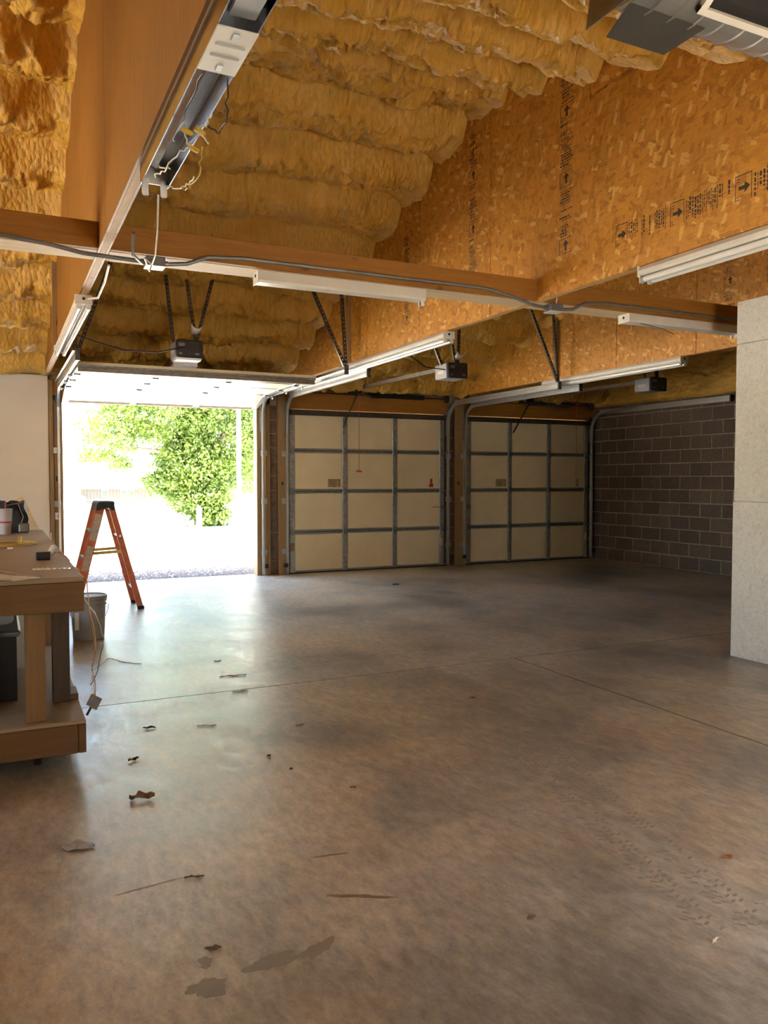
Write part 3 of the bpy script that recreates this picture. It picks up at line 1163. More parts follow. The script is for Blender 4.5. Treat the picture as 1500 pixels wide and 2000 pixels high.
# photo-eye sensors near the floor
for k, (xx, lb) in enumerate(((3.50, 'black safety sensor low on the open door track'), (3.80, 'black safety sensor low on the middle door left track'),
                              (6.64, 'black safety sensor low on the middle door right track'), (6.87, 'black safety sensor low on the right door left track'),
                              (9.575, 'black safety sensor low in the block wall corner'))):
    t = thing('safety_sensor', (xx, D - .10, .1), lb, 'sensor', 'door safety sensors')
    MB().box(xx - .03, xx + .03, D - .15, D - .105, .115, .175, .006).build('housing', 'black_plastic', t)
    MB().bar((xx, D - .106, .15), (xx, D - .1015, .15), .03, .02).build('arm', 'galvanized_dull', t)
    MB().lathe([(.012, 0), (.012, .006), (.006, .008)], (xx + .03, D - .128, .145), 10, 'x').build('eye', 'red_plastic', t)

# torsion shafts with spring
def shaft(xa, xb, sa, sb, label):
    t = thing('torsion_shaft', ((xa + xb) / 2, D - .10, 2.70), label, 'door spring', 'torsion shafts')
    y, z = D - .115, 2.70
    MB().tube([(xa, y, z), (xb, y, z)], .0125, 10).build('shaft', 'steel_dark_red', t, True)
    pts = []
    n = int((sb - sa) / .012)
    sp = MB()
    prof = []
    for k in range(n):
        x = sa + (sb - sa) * k / n
        prof += [(.026, x - sa), (.032, x - sa + .004), (.032, x - sa + .008), (.026, x - sa + .012)]
    sp.lathe(prof, (sa, y, z), 14, 'x')
    sp.build('spring', 'black_plastic', t)
    for x in (xa + .05, xb - .05):
        MB().lathe([(.03, -.02), (.06, -.018), (.06, -.012), (.05, -.01), (.05, .01), (.06, .012), (.06, .018), (.03, .02)], (x, y, z), 16, 'x').build('cable_drum', 'dark_steel', t, True)
    for x in (xa, xb, (sa + .0)):
        MB().box(x - .004, x + .004, y - .02, D - .036, z - .05, z + .05).build('bearing_plate', 'galvanized_dull', t)
shaft(3.86, 6.58, 5.17, 6.12, 'torsion shaft with black spring over the middle closed door')
shaft(6.94, 9.54, 8.15, 9.0, 'torsion shaft with black spring over the right closed door')
shaft(.76, 3.45, 1.9, 2.7, 'torsion shaft over the open doorway behind the raised door')

# ------------------------------------------------------------------ garage door openers
def opener(cx, yb, zb, hx, hy, label, cord, straps, lens, cup, arm):
    """cx centre, yb rear face (towards the viewpoint), zb underside; hx,hy head of the rail at the header"""
    t = thing('garage_door_opener', (cx, yb, zb), label, 'door opener', 'garage door openers')
    w, l, h = .275, .34, .185
    MB().box(cx - w / 2, cx + w / 2, yb + .05, yb + l, zb, zb + h, .012).build('body', 'grey_plastic', t)
    bp = MB().box(cx - w / 2, cx + w / 2, yb, yb + .055, zb, zb + h, .010).build('rear_panel', 'black_plastic', t)
    for (xa_, xb_, za_, zb_) in ((-.115, -.05, .115, .15), (.055, .10, .03, .05), (-.11, -.08, .03, .05)):
        MB().box(cx + xa_, cx + xb_, yb - .0015, yb + .001, zb + za_, zb + zb_).build('label_plate', 'conduit_grey', bp)
    m = MB()
    for k in range(5):
        m.box(cx + .0 + k * .022, cx + .004 + k * .022, yb - .003, yb + .001, zb + .07, zb + .15)
    m.box(cx - .005, cx + .10, yb - .003, yb + .001, zb + .148, zb + .153)
    m.build('vent_grille', 'dark_steel', bp)
    MB().box(cx - w / 2 - .0012, cx - w / 2 + .001, yb + .12, yb + .27, zb + .06, zb + .10).build('side_label', 'paper', t)
    if lens:
        m = MB().prism([(yb + .02, zb), (yb + .25, zb), (yb + .235, zb - .022), (yb + .035, zb - .022)], cx - w / 2 + .01, cx + w / 2 - .01, 'x')
        m.build('lamp_lens', 'lamp_lens', t)
        pr = [(0, 0)]
        MB().prism([(yb + .26, zb + .02), (yb + .33, zb + .02), (yb + .33, zb - .05), (yb + .30, zb - .065), (yb + .27, zb - .05)], cx - w / 2 + .02, cx + w / 2, 'x').build('lens_cover', 'clear_plastic', t)
    # rail to the header
    MB().bar((cx, yb + l - .02, zb + h - .03), (hx, hy, zb + h - .05), .035, .05).build('rail', 'strut_steel', t)
    MB().box(hx - .04, hx + .04, hy - .005, D - .037, zb + h - .10, zb + h - .0).build('header_bracket', 'dark_steel', t)
    for a, b in straps:
        strap_parts(MB(), a, b, .032).build('hanger_strap', 'dark_steel', t)
    if arm:
        m = MB().bar(arm[0], arm[1], .03, .006, (1, 0, 0))
        m.box(arm[0][0] - .035, arm[0][0] + .035, arm[0][1] - .06, arm[0][1] + .06, arm[0][2] - .005, arm[0][2] + .06, .006)
        m.build('door_arm', 'black_plastic', t)
    if cord:
        (x, y, z0, z1, zr, mt) = cord
        c = MB().tube([(x, y, z0), (x + .003, y, (z0 + z1) / 2), (x, y, z1)], .0035, 6).build('release_cord', mt, t)
        k = MB().tube([(x - .045, y, zr + .008), (x - .02, y, zr - .002), (x + .02, y, zr + .002), (x + .045, y, zr - .006)], [.010, .014, .014, .010], 8).build('pull_handle', 'red_plastic', c)
        k['label'] = 'red pull handle'
    # tubular power lead
    if cup:
        x, y, z = cup
        m = MB()
        n = 14
        ring = []
        vs_, fs_ = [], []
        for k in range(n + 1):
            a = math.pi * (1.05 + .95 * k / n)
            for (yy, rr, zo) in ((-.05, .062, .06), (.05, .055, .0)):
                vs_.append((x + rr * math.cos(a), y + yy, z + zo + rr * math.sin(a) * 1.0))
        for k in range(n):
            fs_.append((2 * k, 2 * k + 1, 2 * k + 3, 2 * k + 2))
        m.add(vs_, fs_)
        o = m.build('spare_lens_half', 'white_plastic', t, True)
        sm = o.modifiers.new('solid', 'SOLIDIFY')
        sm.thickness = .004
    return t

opener(1.835, 8.50, 2.69, 1.98, D - .06, 'garage door opener with bright lens over the open door',
       (1.77, 9.05, 2.79, 2.53, 2.70, 'black_wire'),
       [((1.69, 8.62, 2.87), (1.575, 8.62, 4.0)), ((1.925, 8.60, 2.87), (1.765, 8.60, 4.0)), ((1.93, 8.60, 2.87), (2.225, 8.60, 4.0))],
       True, (1.92, 8.56, 3.0), None)
opener(5.085, 8.45, 2.65, 4.90, D - .13, 'garage door opener over the middle closed door',
       (4.80, 10.8, 2.72, 1.53, 1.53, 'red_wire'),
       [((4.95, 8.62, 2.83), (4.43, 8.62, 4.0)), ((5.13, 8.58, 2.83), (4.89, 8.58, 4.0)), ((5.16, 8.58, 2.83), (5.205, 8.58, 4.0))],
       False, (5.16, 8.54, 2.93), ((4.86, 10.98, 2.70), (4.74, 11.26, 2.22)))
opener(8.21, 8.30, 2.63, 7.98, D - .13, 'garage door opener near the brown block wall',
       (8.11, 9.93, 2.75, 1.45, 2.60, 'red_wire'),
       [((8.10, 8.45, 2.81), (7.70, 8.45, 4.0)), ((8.27, 8.42, 2.81), (8.185, 8.42, 4.0)), ((8.28, 8.42, 2.81), (8.41, 8.42, 4.0))],
       False, None, ((7.98, 10.95, 2.70), (7.86, 11.26, 2.20)))

# ------------------------------------------------------------------ fluorescent fixtures
def fixture(p0, p1, label, tubes=True, width=.115, depth=.055):
    """strip light from p0 to p1 (centre of its top face)"""
    p0, p1 = Vector(p0), Vector(p1)
    t = thing('fluorescent_fixture', (p0 + p1) / 2, label, 'light fixture', 'fluorescent strip fixtures')
    d = (p1 - p0)
    L = d.length
    d.normalize()
    s = d.cross(Vector((0, 0, 1))).normalized()
    def W(m):
        m.v = [tuple(p0 + d * a + s * b + Vector((0, 0, c))) for a, b, c in m.v]
        return m
    w2 = width / 2
    if tubes:
        prof = [(-w2 * .55, 0), (w2 * .55, 0), (w2, -.030), (w2, -.052), (w2 * .72, -.062), (w2 * .30, -.050), (0, -.066), (-w2 * .30, -.050), (-w2 * .72, -.062), (-w2, -.052), (-w2, -.030)]
    else:
        prof = [(-w2, 0), (w2, 0), (w2, -depth * .8), (w2 * .9, -depth), (-w2 * .9, -depth), (-w2, -depth * .8)]
    m = MB().prism([(b, c) for b, c in prof], 0.004, L - .004, 'x')
    W(m).build('housing', 'white_enamel', t)
    for a in (0, L):
        e = MB().box(a - .004, a + .004, -w2 - .002, w2 + .002, -.068 if tubes else -depth - .004, .0, .001)
        e = W(e).build('end_plate', 'white_enamel', t)
        k = MB().lathe([(.011, -.0062), (.011, .0062)], (a, 0, -.028), 10, 'x')
        W(k).build('knockout', 'pit_black', e)
    if tubes:
        for b in (-.034, .034):
            W(MB().tube([(.03, b, -.086), (L - .03, b, -.086)], .0185, 12)).build('tube', 'tube_glass', t, True)
            for a0, a1 in ((.006, .04), (L - .04, L - .006)):
                W(MB().tube([(a0 + .012 * (a0 < .1), b, -.086), (a1 - .012 * (a0 > .1), b, -.086)], .0195, 12)).build('tube_cap', 'tube_cap', t, True)
            for a in (.008, L - .008):
                W(MB().box(a - .006, a + .006, b - .017, b + .017, -.105, -.05, .003)).build('lampholder', 'white_plastic', t)
    else:
        W(MB().box(L - .02, L + .0, -w2 * .6, -w2 * .3, -depth - .035, -depth, .003).box(L - .02, L, w2 * .3, w2 * .6, -depth - .035, -depth, .003)).build('lampholder', 'white_plastic', t)
    return t
zf = ZT - .001
fixture((T1, 6.22, zf), (T1, 8.66, zf), 'twin-tube fluorescent fixture under the left truss')
fixture((T2 - .01, 6.30, zf), (T2 - .01, 8.74, zf), 'twin-tube fluorescent fixture under the middle truss beside the raised door')
fixture((T2, 1.44, zf), (T2, 3.88, zf), 'twin-tube fluorescent fixture under the middle truss at the right edge')
fixture((T3 - .02, 6.45, zf), (T3 - .02, 8.90, zf), 'twin-tube fluorescent fixture under the far truss near block wall')
fixture((1.52, 5.05, zf), (2.74, 5.05, zf), 'white tubeless strip fixture under the beam left of the middle truss', False, .105, .075)
fx6 = fixture((4.60, 5.05, zf), (5.87, 5.05, zf), 'white bare strip fixture under the beam beside the white partition', False, .125, .065)
MB().tube([(4.74, 5.02, 2.685), (4.84, 4.99, 2.665), (4.93, 4.95, 2.64), (5.02, 4.92, 2.60)], .0025, 6).build('loose_wire', 'black_wire', fx6)

# gutted fixture on the near part of the left truss
t = thing('gutted_fixture', (T1 + .05, 2.3, 2.68), 'opened fluorescent housing with mirror-bright inside and dangling wires on left truss', 'light fixture')
xa, xb, y0, y1, zt_ = T1 - .012, T1 + .098, .9, 3.56, ZT - .002
MB().box(xa, xb, y0, y1, zt_ - .004, zt_).build('back_plate', 'duct_metal', t)
MB().box(xa - .003, xa, y0, y1, zt_ - .085, zt_).build('side_plate', 'mirror_steel', t)
MB().box(xb, xb + .003, y0, y1, zt_ - .085, zt_).build('side_plate', 'mirror_steel', t)
MB().prism([(xa + .004, zt_ - .005), (xa + .056, zt_ - .028), (xb - .004, zt_ - .005)], 2.45, 3.50, 'y').build('reflector', 'mirror_steel', t)
cv = MB().box(xa - .004, xb + .004, 2.22, 2.48, zt_ - .092, zt_ - .086, .002).build('ballast_cover', 'white_enamel', t)
for yy in (2.255, 2.44):
    MB().box(T1 + .035, T1 + .052, yy - .018, yy + .018, zt_ - .096, zt_ - .0915).build('knockout_plate', 'galvanized', cv)
for yy in (2.31, 2.375):
    MB().box(T1 + .0, T1 + .085, yy - .004, yy + .004, zt_ - .095, zt_ - .0915).build('rib', 'grey_plastic', cv)
MB().box(xa + .015, xb - .015, 1.0, 2.19, zt_ - .075, zt_ - .02, .004).build('ballast_tray', 'duct_metal', t)
MB().box(xa + .004, xb - .004, .95, 2.215, zt_ - .016, zt_ - .006).build('tray_liner', 'pit_black', t)
MB().box(xa - .004, xb + .004, y1 - .004, y1 + .004, zt_ - .075, zt_).build('end_plate', 'white_enamel', t)
for xx in (xa + .015, xb - .018):
    MB().box(xx - .012, xx + .016, y1 - .014, y1 - .002, zt_ - .128, zt_ - .055, .005).build('lampholder', 'white_plastic', t)
wz = zt_ - .088
def wig(pts, n, amp, seed):
    r_ = random.Random(seed)
    out = []
    for a, b in zip(pts, pts[1:]):
        a, b = Vector(a), Vector(b)
        for k in range(n):
            out.append(a.lerp(b, k / n) + Vector((r_.uniform(-amp, amp), r_.uniform(-amp, amp), r_.uniform(-amp, amp))))
    out.append(Vector(pts[-1]))
    return out
for k, (pts, mt, rr) in enumerate((
        ([(.585, 2.50, wz), (.575, 2.68, wz - .05), (.575, 2.90, wz - .05), (.60, 3.02, wz - .01)], 'black_wire', .0028),
        ([(.67, 2.50, wz), (.69, 2.62, wz - .07), (.695, 2.72, wz - .08), (.67, 2.80, wz - .03)], 'black_wire', .0028),
        ([(.60, 3.42, wz), (.60, 3.22, wz - .05), (.63, 3.05, wz - .03), (.66, 2.98, wz - .03)], 'white_wire', .003),
        ([(.60, 3.30, wz), (.605, 3.22, wz - .04), (.62, 3.19, wz - .05)], 'white_wire', .003),
        ([(.67, 3.52, wz), (.685, 3.36, wz - .06), (.70, 3.28, wz - .07), (.715, 3.20, wz - .06)], 'white_wire', .0032),
        ([(.685, 3.36, wz - .06), (.70, 3.22, wz - .10), (.705, 3.08, wz - .09), (.69, 2.95, wz - .04)], 'yellow_wire', .0025),
        ([(.64, 2.84, wz - .02), (.655, 2.76, wz - .05), (.665, 2.70, wz - .03)], 'white_wire', .0028),
        ([(.61, 2.86, wz - .02), (.63, 2.92, wz - .06), (.66, 2.84, wz - .04), (.68, 2.82, wz - .08)], 'white_wire', .0028))):
    MB().tube(wig(pts, 5, .006, k), rr, 6).build('loose_wire', mt, t, True)
for (x, y, z, a) in ((.655, 2.84, wz - .03, .3), (.67, 3.0, wz - .03, .5), (.617, 2.86, wz - .03, -.3)):
    MB().bar((x - .02, y - .005, z), (x + .02, y + .012, z - .006), .018, .014, (0, 0, 1), .003).build('wire_tape', 'yellow_tape', t)

# ------------------------------------------------------------------ wiring along the beam
def junction_box(x, y, z, label, matl):
    t = thing('junction_box', (x, y, z), label, 'junction box', 'junction boxes on the beam')
    MB().box(x - .055, x + .055, y - .05, y + .05, z - .026, z + .028, .004).build('box', matl, t)
    MB().box(x - .057, x + .057, y - .052, y + .052, z - .031, z - .026, .002).build('cover', 'white_enamel' if matl == 'conduit_grey' else 'galvanized', t)
    MB().lathe([(.016, -.078), (.016, -.055)], (x, y, z), 10, 'x').build('connector', 'galvanized_dull', t)
    MB().lathe([(.016, .055), (.016, .078)], (x, y, z), 10, 'x').build('connector', 'galvanized_dull', t)
junction_box(.86, 4.93, 2.70, 'grey junction box beside the left truss', 'conduit_grey')
junction_box(3.80, 4.93, 2.70, 'grey junction box below the middle truss', 'conduit_grey')
def wire(name, pts, r, mat, label, cat='cable', group=None):
    o = MB().tube(pts, r, 8).build(name, mat, None, True)
    return tag(o, label, cat, group)
wire('conduit', [(XL + .05, 4.935, 2.762), (-.6, 4.935, 2.762), (.05, 4.935, 2.758), (.28, 4.925, 2.735), (.46, 4.915, 2.705), (.60, 4.915, 2.70), (.782, 4.93, 2.70)], .0125, 'conduit_grey', 'grey conduit on the beam left of the left truss', 'conduit', 'conduits along the beam')
wire('conduit', [(.938, 4.93, 2.70), (1.05, 4.93, 2.715), (1.18, 4.932, 2.77), (1.4, 4.934, 2.79), (2.4, 4.934, 2.79), (3.2, 4.934, 2.79), (3.45, 4.925, 2.745), (3.6, 4.915, 2.705), (3.722, 4.93, 2.70)], .0125, 'conduit_grey', 'grey conduit on the beam between the two junction boxes', 'conduit', 'conduits along the beam')
wire('conduit', [(3.878, 4.93, 2.70), (3.98, 4.93, 2.71), (4.10, 4.932, 2.765), (4.3, 4.934, 2.785), (5.3, 4.934, 2.785), (6.70, 4.934, 2.785)], .0125, 'conduit_grey', 'grey conduit on the beam behind the white partition', 'conduit', 'conduits along the beam')
wire('cable', [(T1 + .06, 3.56, 2.63), (.68, 3.8, 2.57), (.72, 4.1, 2.52), (.755, 4.4, 2.55), (.74, 4.55, 2.62), (.80, 4.75, 2.60), (.84, 4.875, 2.685)], .004, 'white_wire', 'thin white wire drooping from the gutted fixture to junction box', 'wire')
wire('cable', [(.655, 4.35, 2.69), (.68, 4.55, 2.63), (.76, 4.75, 2.64), (.835, 4.875, 2.70)], .008, 'conduit_grey', 'short grey cable sagging into the left junction box', 'wire')
wire('cable', [(.61, 6.21, 2.72), (.66, 6.05, 2.70), (.665, 5.7, 2.73), (.64, 5.25, 2.735)], .008, 'white_wire', 'pale cable looping from the left truss fixture to beam', 'wire')
wire('cable', [(3.80, 4.90, 2.729), (3.80, 4.89, 2.77), (3.785, 4.90, 2.80), (3.765, 4.905, 2.83)], .005, 'white_wire', 'short white wire rising from the right junction box', 'wire')
wire('cable', [(.66, 8.2, 2.80), (.85, 8.3, 2.76), (1.15, 8.42, 2.71), (1.5, 8.46, 2.715), (1.78, 8.488, 2.80)], .007, 'black_wire', 'black power cord sagging to the opener over open door', 'wire')
wire('cable', [(3.73, 7.3, 2.79), (4.1, 7.8, 2.75), (4.55, 8.3, 2.73), (4.94, 8.52, 2.75)], .006, 'black_wire', 'black power cord reaching the opener of the middle door', 'wire')

# ------------------------------------------------------------------ duct at the upper right
t = thing('air_duct', (2.9, 2.32, 3.1), 'round galvanized spiral air duct with grille and dark damper flap', 'duct')
ya, za, rr = 2.36, 3.385, .19
prof = []
x = 2.16
while x < 3.60:
    prof += [(rr, x), (rr, x + .10), (rr + .007, x + .103), (rr + .007, x + .109), (rr, x + .112)]
    x += .112
MB().lathe(prof, (0, ya, za), 36, 'x').build('spiral_pipe', 'duct_metal', t, True)
MB().lathe([(rr * .96, 2.145), (rr * 1.01, 2.15), (rr * 1.01, 2.17)], (0, ya, za), 36, 'x').build('end_cap', 'duct_beige', t, True)
# grille on the lower side towards the viewpoint
def duct_pt(u, a, r):
    return (u, ya - r * math.sin(a), za - r * math.cos(a))
m = MB()
fw = .03
for u0, u1, a0, a1 in ((2.42, 2.95, .35, .47), (2.42, 2.95, 1.22, 1.34), (2.42, 2.45, .35, 1.34), (2.92, 2.95, .35, 1.34)):
    n = 5
    vs_, fs_ = [], []
    for k in range(n + 1):
        a = a0 + (a1 - a0) * k / n
        for u in (u0, u1):
            vs_ += [duct_pt(u, a, rr + .004), duct_pt(u, a, rr + .03)]
    for k in range(n):
        b = 4 * k
        fs_ += [(b + 1, b + 3, b + 7, b + 5), (b, b + 4, b + 6, b + 2), (b, b + 1, b + 5, b + 4), (b + 2, b + 6, b + 7, b + 3)]
    fs_ += [(0, 2, 3, 1), (4 * n, 4 * n + 1, 4 * n + 3, 4 * n + 2)]
    m.add(vs_, fs_)
gr = m.build('grille_frame', 'white_enamel', t)
m = MB()
vs_, fs_ = [], []
for k in range(9):
    a = .46 + .77 * k / 8
    vs_ += [duct_pt(2.44, a, rr + .010), duct_pt(2.93, a, rr + .010)]
for k in range(8):
    fs_.append((2 * k, 2 * k + 1, 2 * k + 3, 2 * k + 2))
m.add(vs_, fs_).build('grille_opening', 'pit_black', gr)
# damper flap hanging under the duct end
m = MB()
P = [(2.10, 2.34, 3.185), (2.20, 2.60, 3.13), (2.52, 2.62, 3.13), (2.52, 2.34, 3.12)]
m = MB().prism([(2.16, 2.36), (2.24, 2.58), (2.55, 2.58), (2.55, 2.36)], 3.192, 3.196, 'z')
m.build('damper_flap', 'duct_dark', t)
MB().prism([(2.36, 3.195), (2.58, 3.195), (2.54, 3.40), (2.40, 3.40)], 2.135, 2.140, 'x').build('end_panel', 'duct_beige', t)
MB().tube([(2.2, 2.24, 3.225), (2.26, 2.2, 3.19), (2.32, 2.22, 3.205), (2.38, 2.26, 3.235)], .005, 6).build('control_wire', 'black_wire', t, True)
MB().bar((2.9, ya, za + rr - .01), (2.9, ya, roof_z(ya) + .05), .03, .004).build('hanger_band', 'galvanized_dull', t)

# ------------------------------------------------------------------ workbench
bx0, bx1, by0, by1 = -1.25, .36, 4.05, 8.0
t = thing('workbench', (-.4, 6.0, 0), 'long pine workbench with plywood top and lower shelf at the left', 'workbench')
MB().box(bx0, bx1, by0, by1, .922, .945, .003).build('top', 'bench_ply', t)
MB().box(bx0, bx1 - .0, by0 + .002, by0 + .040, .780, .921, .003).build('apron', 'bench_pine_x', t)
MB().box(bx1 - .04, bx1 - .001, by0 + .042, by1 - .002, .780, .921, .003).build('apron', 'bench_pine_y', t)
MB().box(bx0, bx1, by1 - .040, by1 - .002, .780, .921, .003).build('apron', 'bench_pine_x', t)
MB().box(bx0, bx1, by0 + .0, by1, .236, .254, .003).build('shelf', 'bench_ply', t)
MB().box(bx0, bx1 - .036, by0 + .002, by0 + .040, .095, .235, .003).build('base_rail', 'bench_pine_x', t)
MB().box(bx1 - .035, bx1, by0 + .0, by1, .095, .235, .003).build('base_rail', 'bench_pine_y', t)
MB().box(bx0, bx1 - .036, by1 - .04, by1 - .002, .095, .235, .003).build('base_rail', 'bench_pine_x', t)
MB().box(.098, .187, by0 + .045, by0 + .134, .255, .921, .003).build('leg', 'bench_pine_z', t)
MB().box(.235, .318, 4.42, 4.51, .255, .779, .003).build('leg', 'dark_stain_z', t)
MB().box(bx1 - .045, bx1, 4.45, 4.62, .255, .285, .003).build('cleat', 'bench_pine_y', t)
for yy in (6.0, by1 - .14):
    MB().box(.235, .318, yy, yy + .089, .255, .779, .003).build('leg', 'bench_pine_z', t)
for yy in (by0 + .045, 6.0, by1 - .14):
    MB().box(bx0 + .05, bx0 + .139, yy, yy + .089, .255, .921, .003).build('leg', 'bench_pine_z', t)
for xx in (bx0 + .2, .15):
    for yy in (by0 + .2, by1 - .3):
        MB().lathe([(.04, -.016), (.045, -.01), (.045, .01), (.04, .016)], (xx, yy, .045), 14, 'x').box(xx - .03, xx + .03, yy - .04, yy + .04, .085, .095).box(xx + .018, xx + .024, yy - .02, yy + .02, .04, .088).box(xx - .024, xx - .018, yy - .02, yy + .02, .04, .088).build('caster', 'dark_steel', t)

ZB = .945
# cup
t = thing('drink_cup', (.045, 7.45, ZB), 'clear plastic drink cup with magenta straw on the workbench', 'cup')
cu = MB().lathe([(.040, 0), (.044, .003), (.058, .215), (.060, .218), (.057, .218), (.043, .006), (.03, .005)], (.045, 7.45, ZB), 28).build('cup_body', 'clear_plastic', t, True)
MB().lathe([(.039, .006), (.0425, .07), (.03, .0701)], (.045, 7.45, ZB), 24).build('drink', 'cola', t, True)
MB().lathe([(.0512, .098), (.0522, .113), (.0519, .113), (.0509, .098)], (.045, 7.45, ZB), 28).build('printed_band', 'magenta_print', t, True)
MB().tube([(.055, 7.45, ZB + .06), (.05, 7.45, ZB + .20), (.047, 7.445, ZB + .275)], .005, 8).build('straw', 'magenta_print', t, True)
# bag
bm = bmesh.new()
bmesh.ops.create_cube(bm, size=1)
bmesh.ops.subdivide_edges(bm, edges=bm.edges[:], cuts=7, use_grid_fill=True)
for v in bm.verts:
    x, y, z = v.co
    zz = z + .5
    pinch = 1 - .30 * zz ** 2
    v.co = Vector((x * .26 * (1.0 + .12 * math.sin(zz * 5)) * (1 - .06 * zz), y * .20 * pinch + .012 * math.sin(9 * x + 6 * zz), zz * .27 + .012 * math.sin(14 * x + 2 * y) * zz))
    v.co += Vector((math.sin(zz * 11 + y * 9) * .006, math.sin(x * 23 + zz * 8) * .007, 0))
t = thing('tool_bag', (.09, 7.72, ZB), 'crumpled black bag standing behind the cup on the workbench', 'bag')
MB().bm(bm, Matrix.Translation((.09, 7.72, ZB + .001))).build('bag_body', 'black_rubber', t, True)
MB().bar((.045, 7.60, ZB + .24), (.20, 7.62, ZB + .27), .03, .012, (0, 0, 1), .003).build('flap', 'black_plastic', t)
MB().tube([(.15, 7.606, ZB + .25), (.19, 7.603, ZB + .14), (.16, 7.604, ZB + .05)], .004, 6).build('strap', 'conduit_grey', t)
MB().box(.15, .235, 7.585, 7.615, ZB + .005, ZB + .085, .012).build('pocket', 'conduit_grey', t)
# board leaning against the drywall
o = MB().bar((.36, 8.22, .72), (.14, 8.22, 1.22), .14, .018, (0, 1, 0), .002).build('leaning_board', 'pale_pine_x')
o2 = o
tag(o, 'pale board leaning behind the black bag past the workbench', 'board')
MB().bar((.44, 8.26, 0), (.44, 8.26, .9), .05, .018).build('brace', 'pale_pine_x', o)
# coil of wires
def coil(cx, cy, rx, ry, turns, seed, z, jitter=.012):
    r_ = random.Random(seed)
    p = []
    for k in range(int(turns * 18)):
        a = k * 2 * math.pi / 18
        q = 1 + r_.uniform(-.06, .06) - .04 * (k / 18)
        p.append((cx + rx * q * math.cos(a), cy + ry * q * math.sin(a), z + .004 + .006 * (k / 18) + r_.uniform(0, .003)))
    return p
t = thing('wire_bundle', (.09, 6.2, ZB), 'tangled bundle of yellow wires on the workbench near the cup', 'wires')
MB().tube(coil(.08, 6.2, .16, .16, 2.3, 3, ZB), .0035, 6).build('wire', 'yellow_wire', t, True)
MB().tube([(-.2, 6.32, ZB + .006), (-.05, 6.1, ZB + .01), (.05, 6.02, ZB + .012), (.16, 6.05, ZB + .02), (.22, 6.25, ZB + .008)], .0035, 6).build('wire', 'yellow_wire', t, True)
MB().tube([(-.25, 5.75, ZB + .005), (-.08, 5.85, ZB + .006), (.02, 5.80, ZB + .012), (.06, 5.86, ZB + .01)], .0035, 6).build('wire', 'red_wire', t, True)
MB().bar((.12, 6.1, ZB + .012), (.135, 6.3, ZB + .05), .02, .016, (0, 0, 1), .003).build('connector', 'yellow_tape', t)
MB().bar((.045, 5.78, ZB + .014), (.085, 5.76, ZB + .014), .014, .014, (0, 0, 1), .003).build('connector', 'white_plastic', t)
# black connector block
t = thing('black_adapter', (.22, 5.02, ZB), 'small black adapter block with white plug on the workbench', 'adapter')
MB().box(.186, .262, 4.98, 5.06, ZB, ZB + .048, .004).build('block', 'black_plastic', t)
MB().bar((.262, 5.03, ZB + .04), (.285, 5.06, ZB + .075), .024, .022, (0, 0, 1), .003).build('plug', 'white_plastic', t)
for k, pts in enumerate(([(.28, 5.06, ZB + .06), (.31, 5.2, ZB + .055), (.325, 5.3, ZB + .03), (.34, 5.5, ZB + .012), (.345, 5.3, ZB + .008)],
                         [(.265, 5.03, ZB + .02), (.30, 5.1, ZB + .035), (.33, 5.2, ZB + .02), (.352, 5.05, ZB + .012), (.354, 4.8, ZB + .008)])):
    MB().tube(pts, .0035, 6).build('lead', 'red_wire', t, True)
# serrated metal strip
m = MB()
n = 16
for k in range(n):
    x0 = .15 + .19 * k / n
    x1 = .15 + .19 * (k + 1) / n
    zz = .004 + .006 * (k % 2)
    m.add([(x0, 4.42, ZB + .001), (x1, 4.42, ZB + .001), (x1, 4.455, ZB + .001 + zz), (x0, 4.455, ZB + .001 + .010 - zz), (x0, 4.42, ZB + .003), (x1, 4.42, ZB + .003), (x1, 4.455, ZB + .003 + zz), (x0, 4.455, ZB + .013 - zz)],
          [(0, 1, 2, 3), (4, 7, 6, 5), (0, 4, 5, 1), (2, 6, 7, 3), (0, 3, 7, 4), (1, 5, 6, 2)])
o = m.build('metal_strip', 'mirror_steel')
tag(o, 'crinkled shiny metal strip near the workbench corner', 'metal strip')
# flat strips and card near the front edge
t = thing('trim_offcuts', (.02, 4.3, ZB), 'pale flat offcut strips overhanging the front edge of the workbench', 'offcuts')
for k, (a, b, w, zz, mt) in enumerate((((-.35, 4.75), (.09, 4.035), .10, .004, 'paper'), ((-.12, 4.78), (.165, 4.12), .028, .004, 'bench_ply'), ((-.45, 4.62), (.03, 4.00), .02, .010, 'grey_plastic'), ((.06, 4.13), (.16, 4.02), .03, .009, 'paper'))):
    MB().bar((a[0], a[1], ZB + zz), (b[0], b[1], ZB + zz), w, .006, (0, 0, 1), .001).build('strip', mt, t)

# tote on the lower shelf
t = thing('storage_tote', (-.30, 4.85, .255), 'black storage tote with grey lid on the lower shelf of workbench', 'tote')
MB().prism([(4.55, .256), (5.35, .256), (5.38, .60), (4.52, .60)], -.75, .07, 'x').build('tub', 'black_plastic', t)
MB().box(-.77, .09, 4.50, 5.40, .60, .635, .012).build('lid', 'conduit_grey', t)
o = MB().lathe([(.07, 0), (.08, .01), (.085, .06), (.08, .07)], (-.02, 4.75, .636), 20).build('plastic_tub', 'grey_plastic', None, True)
tag(o, 'small pale tub resting on the black tote lid', 'tub')

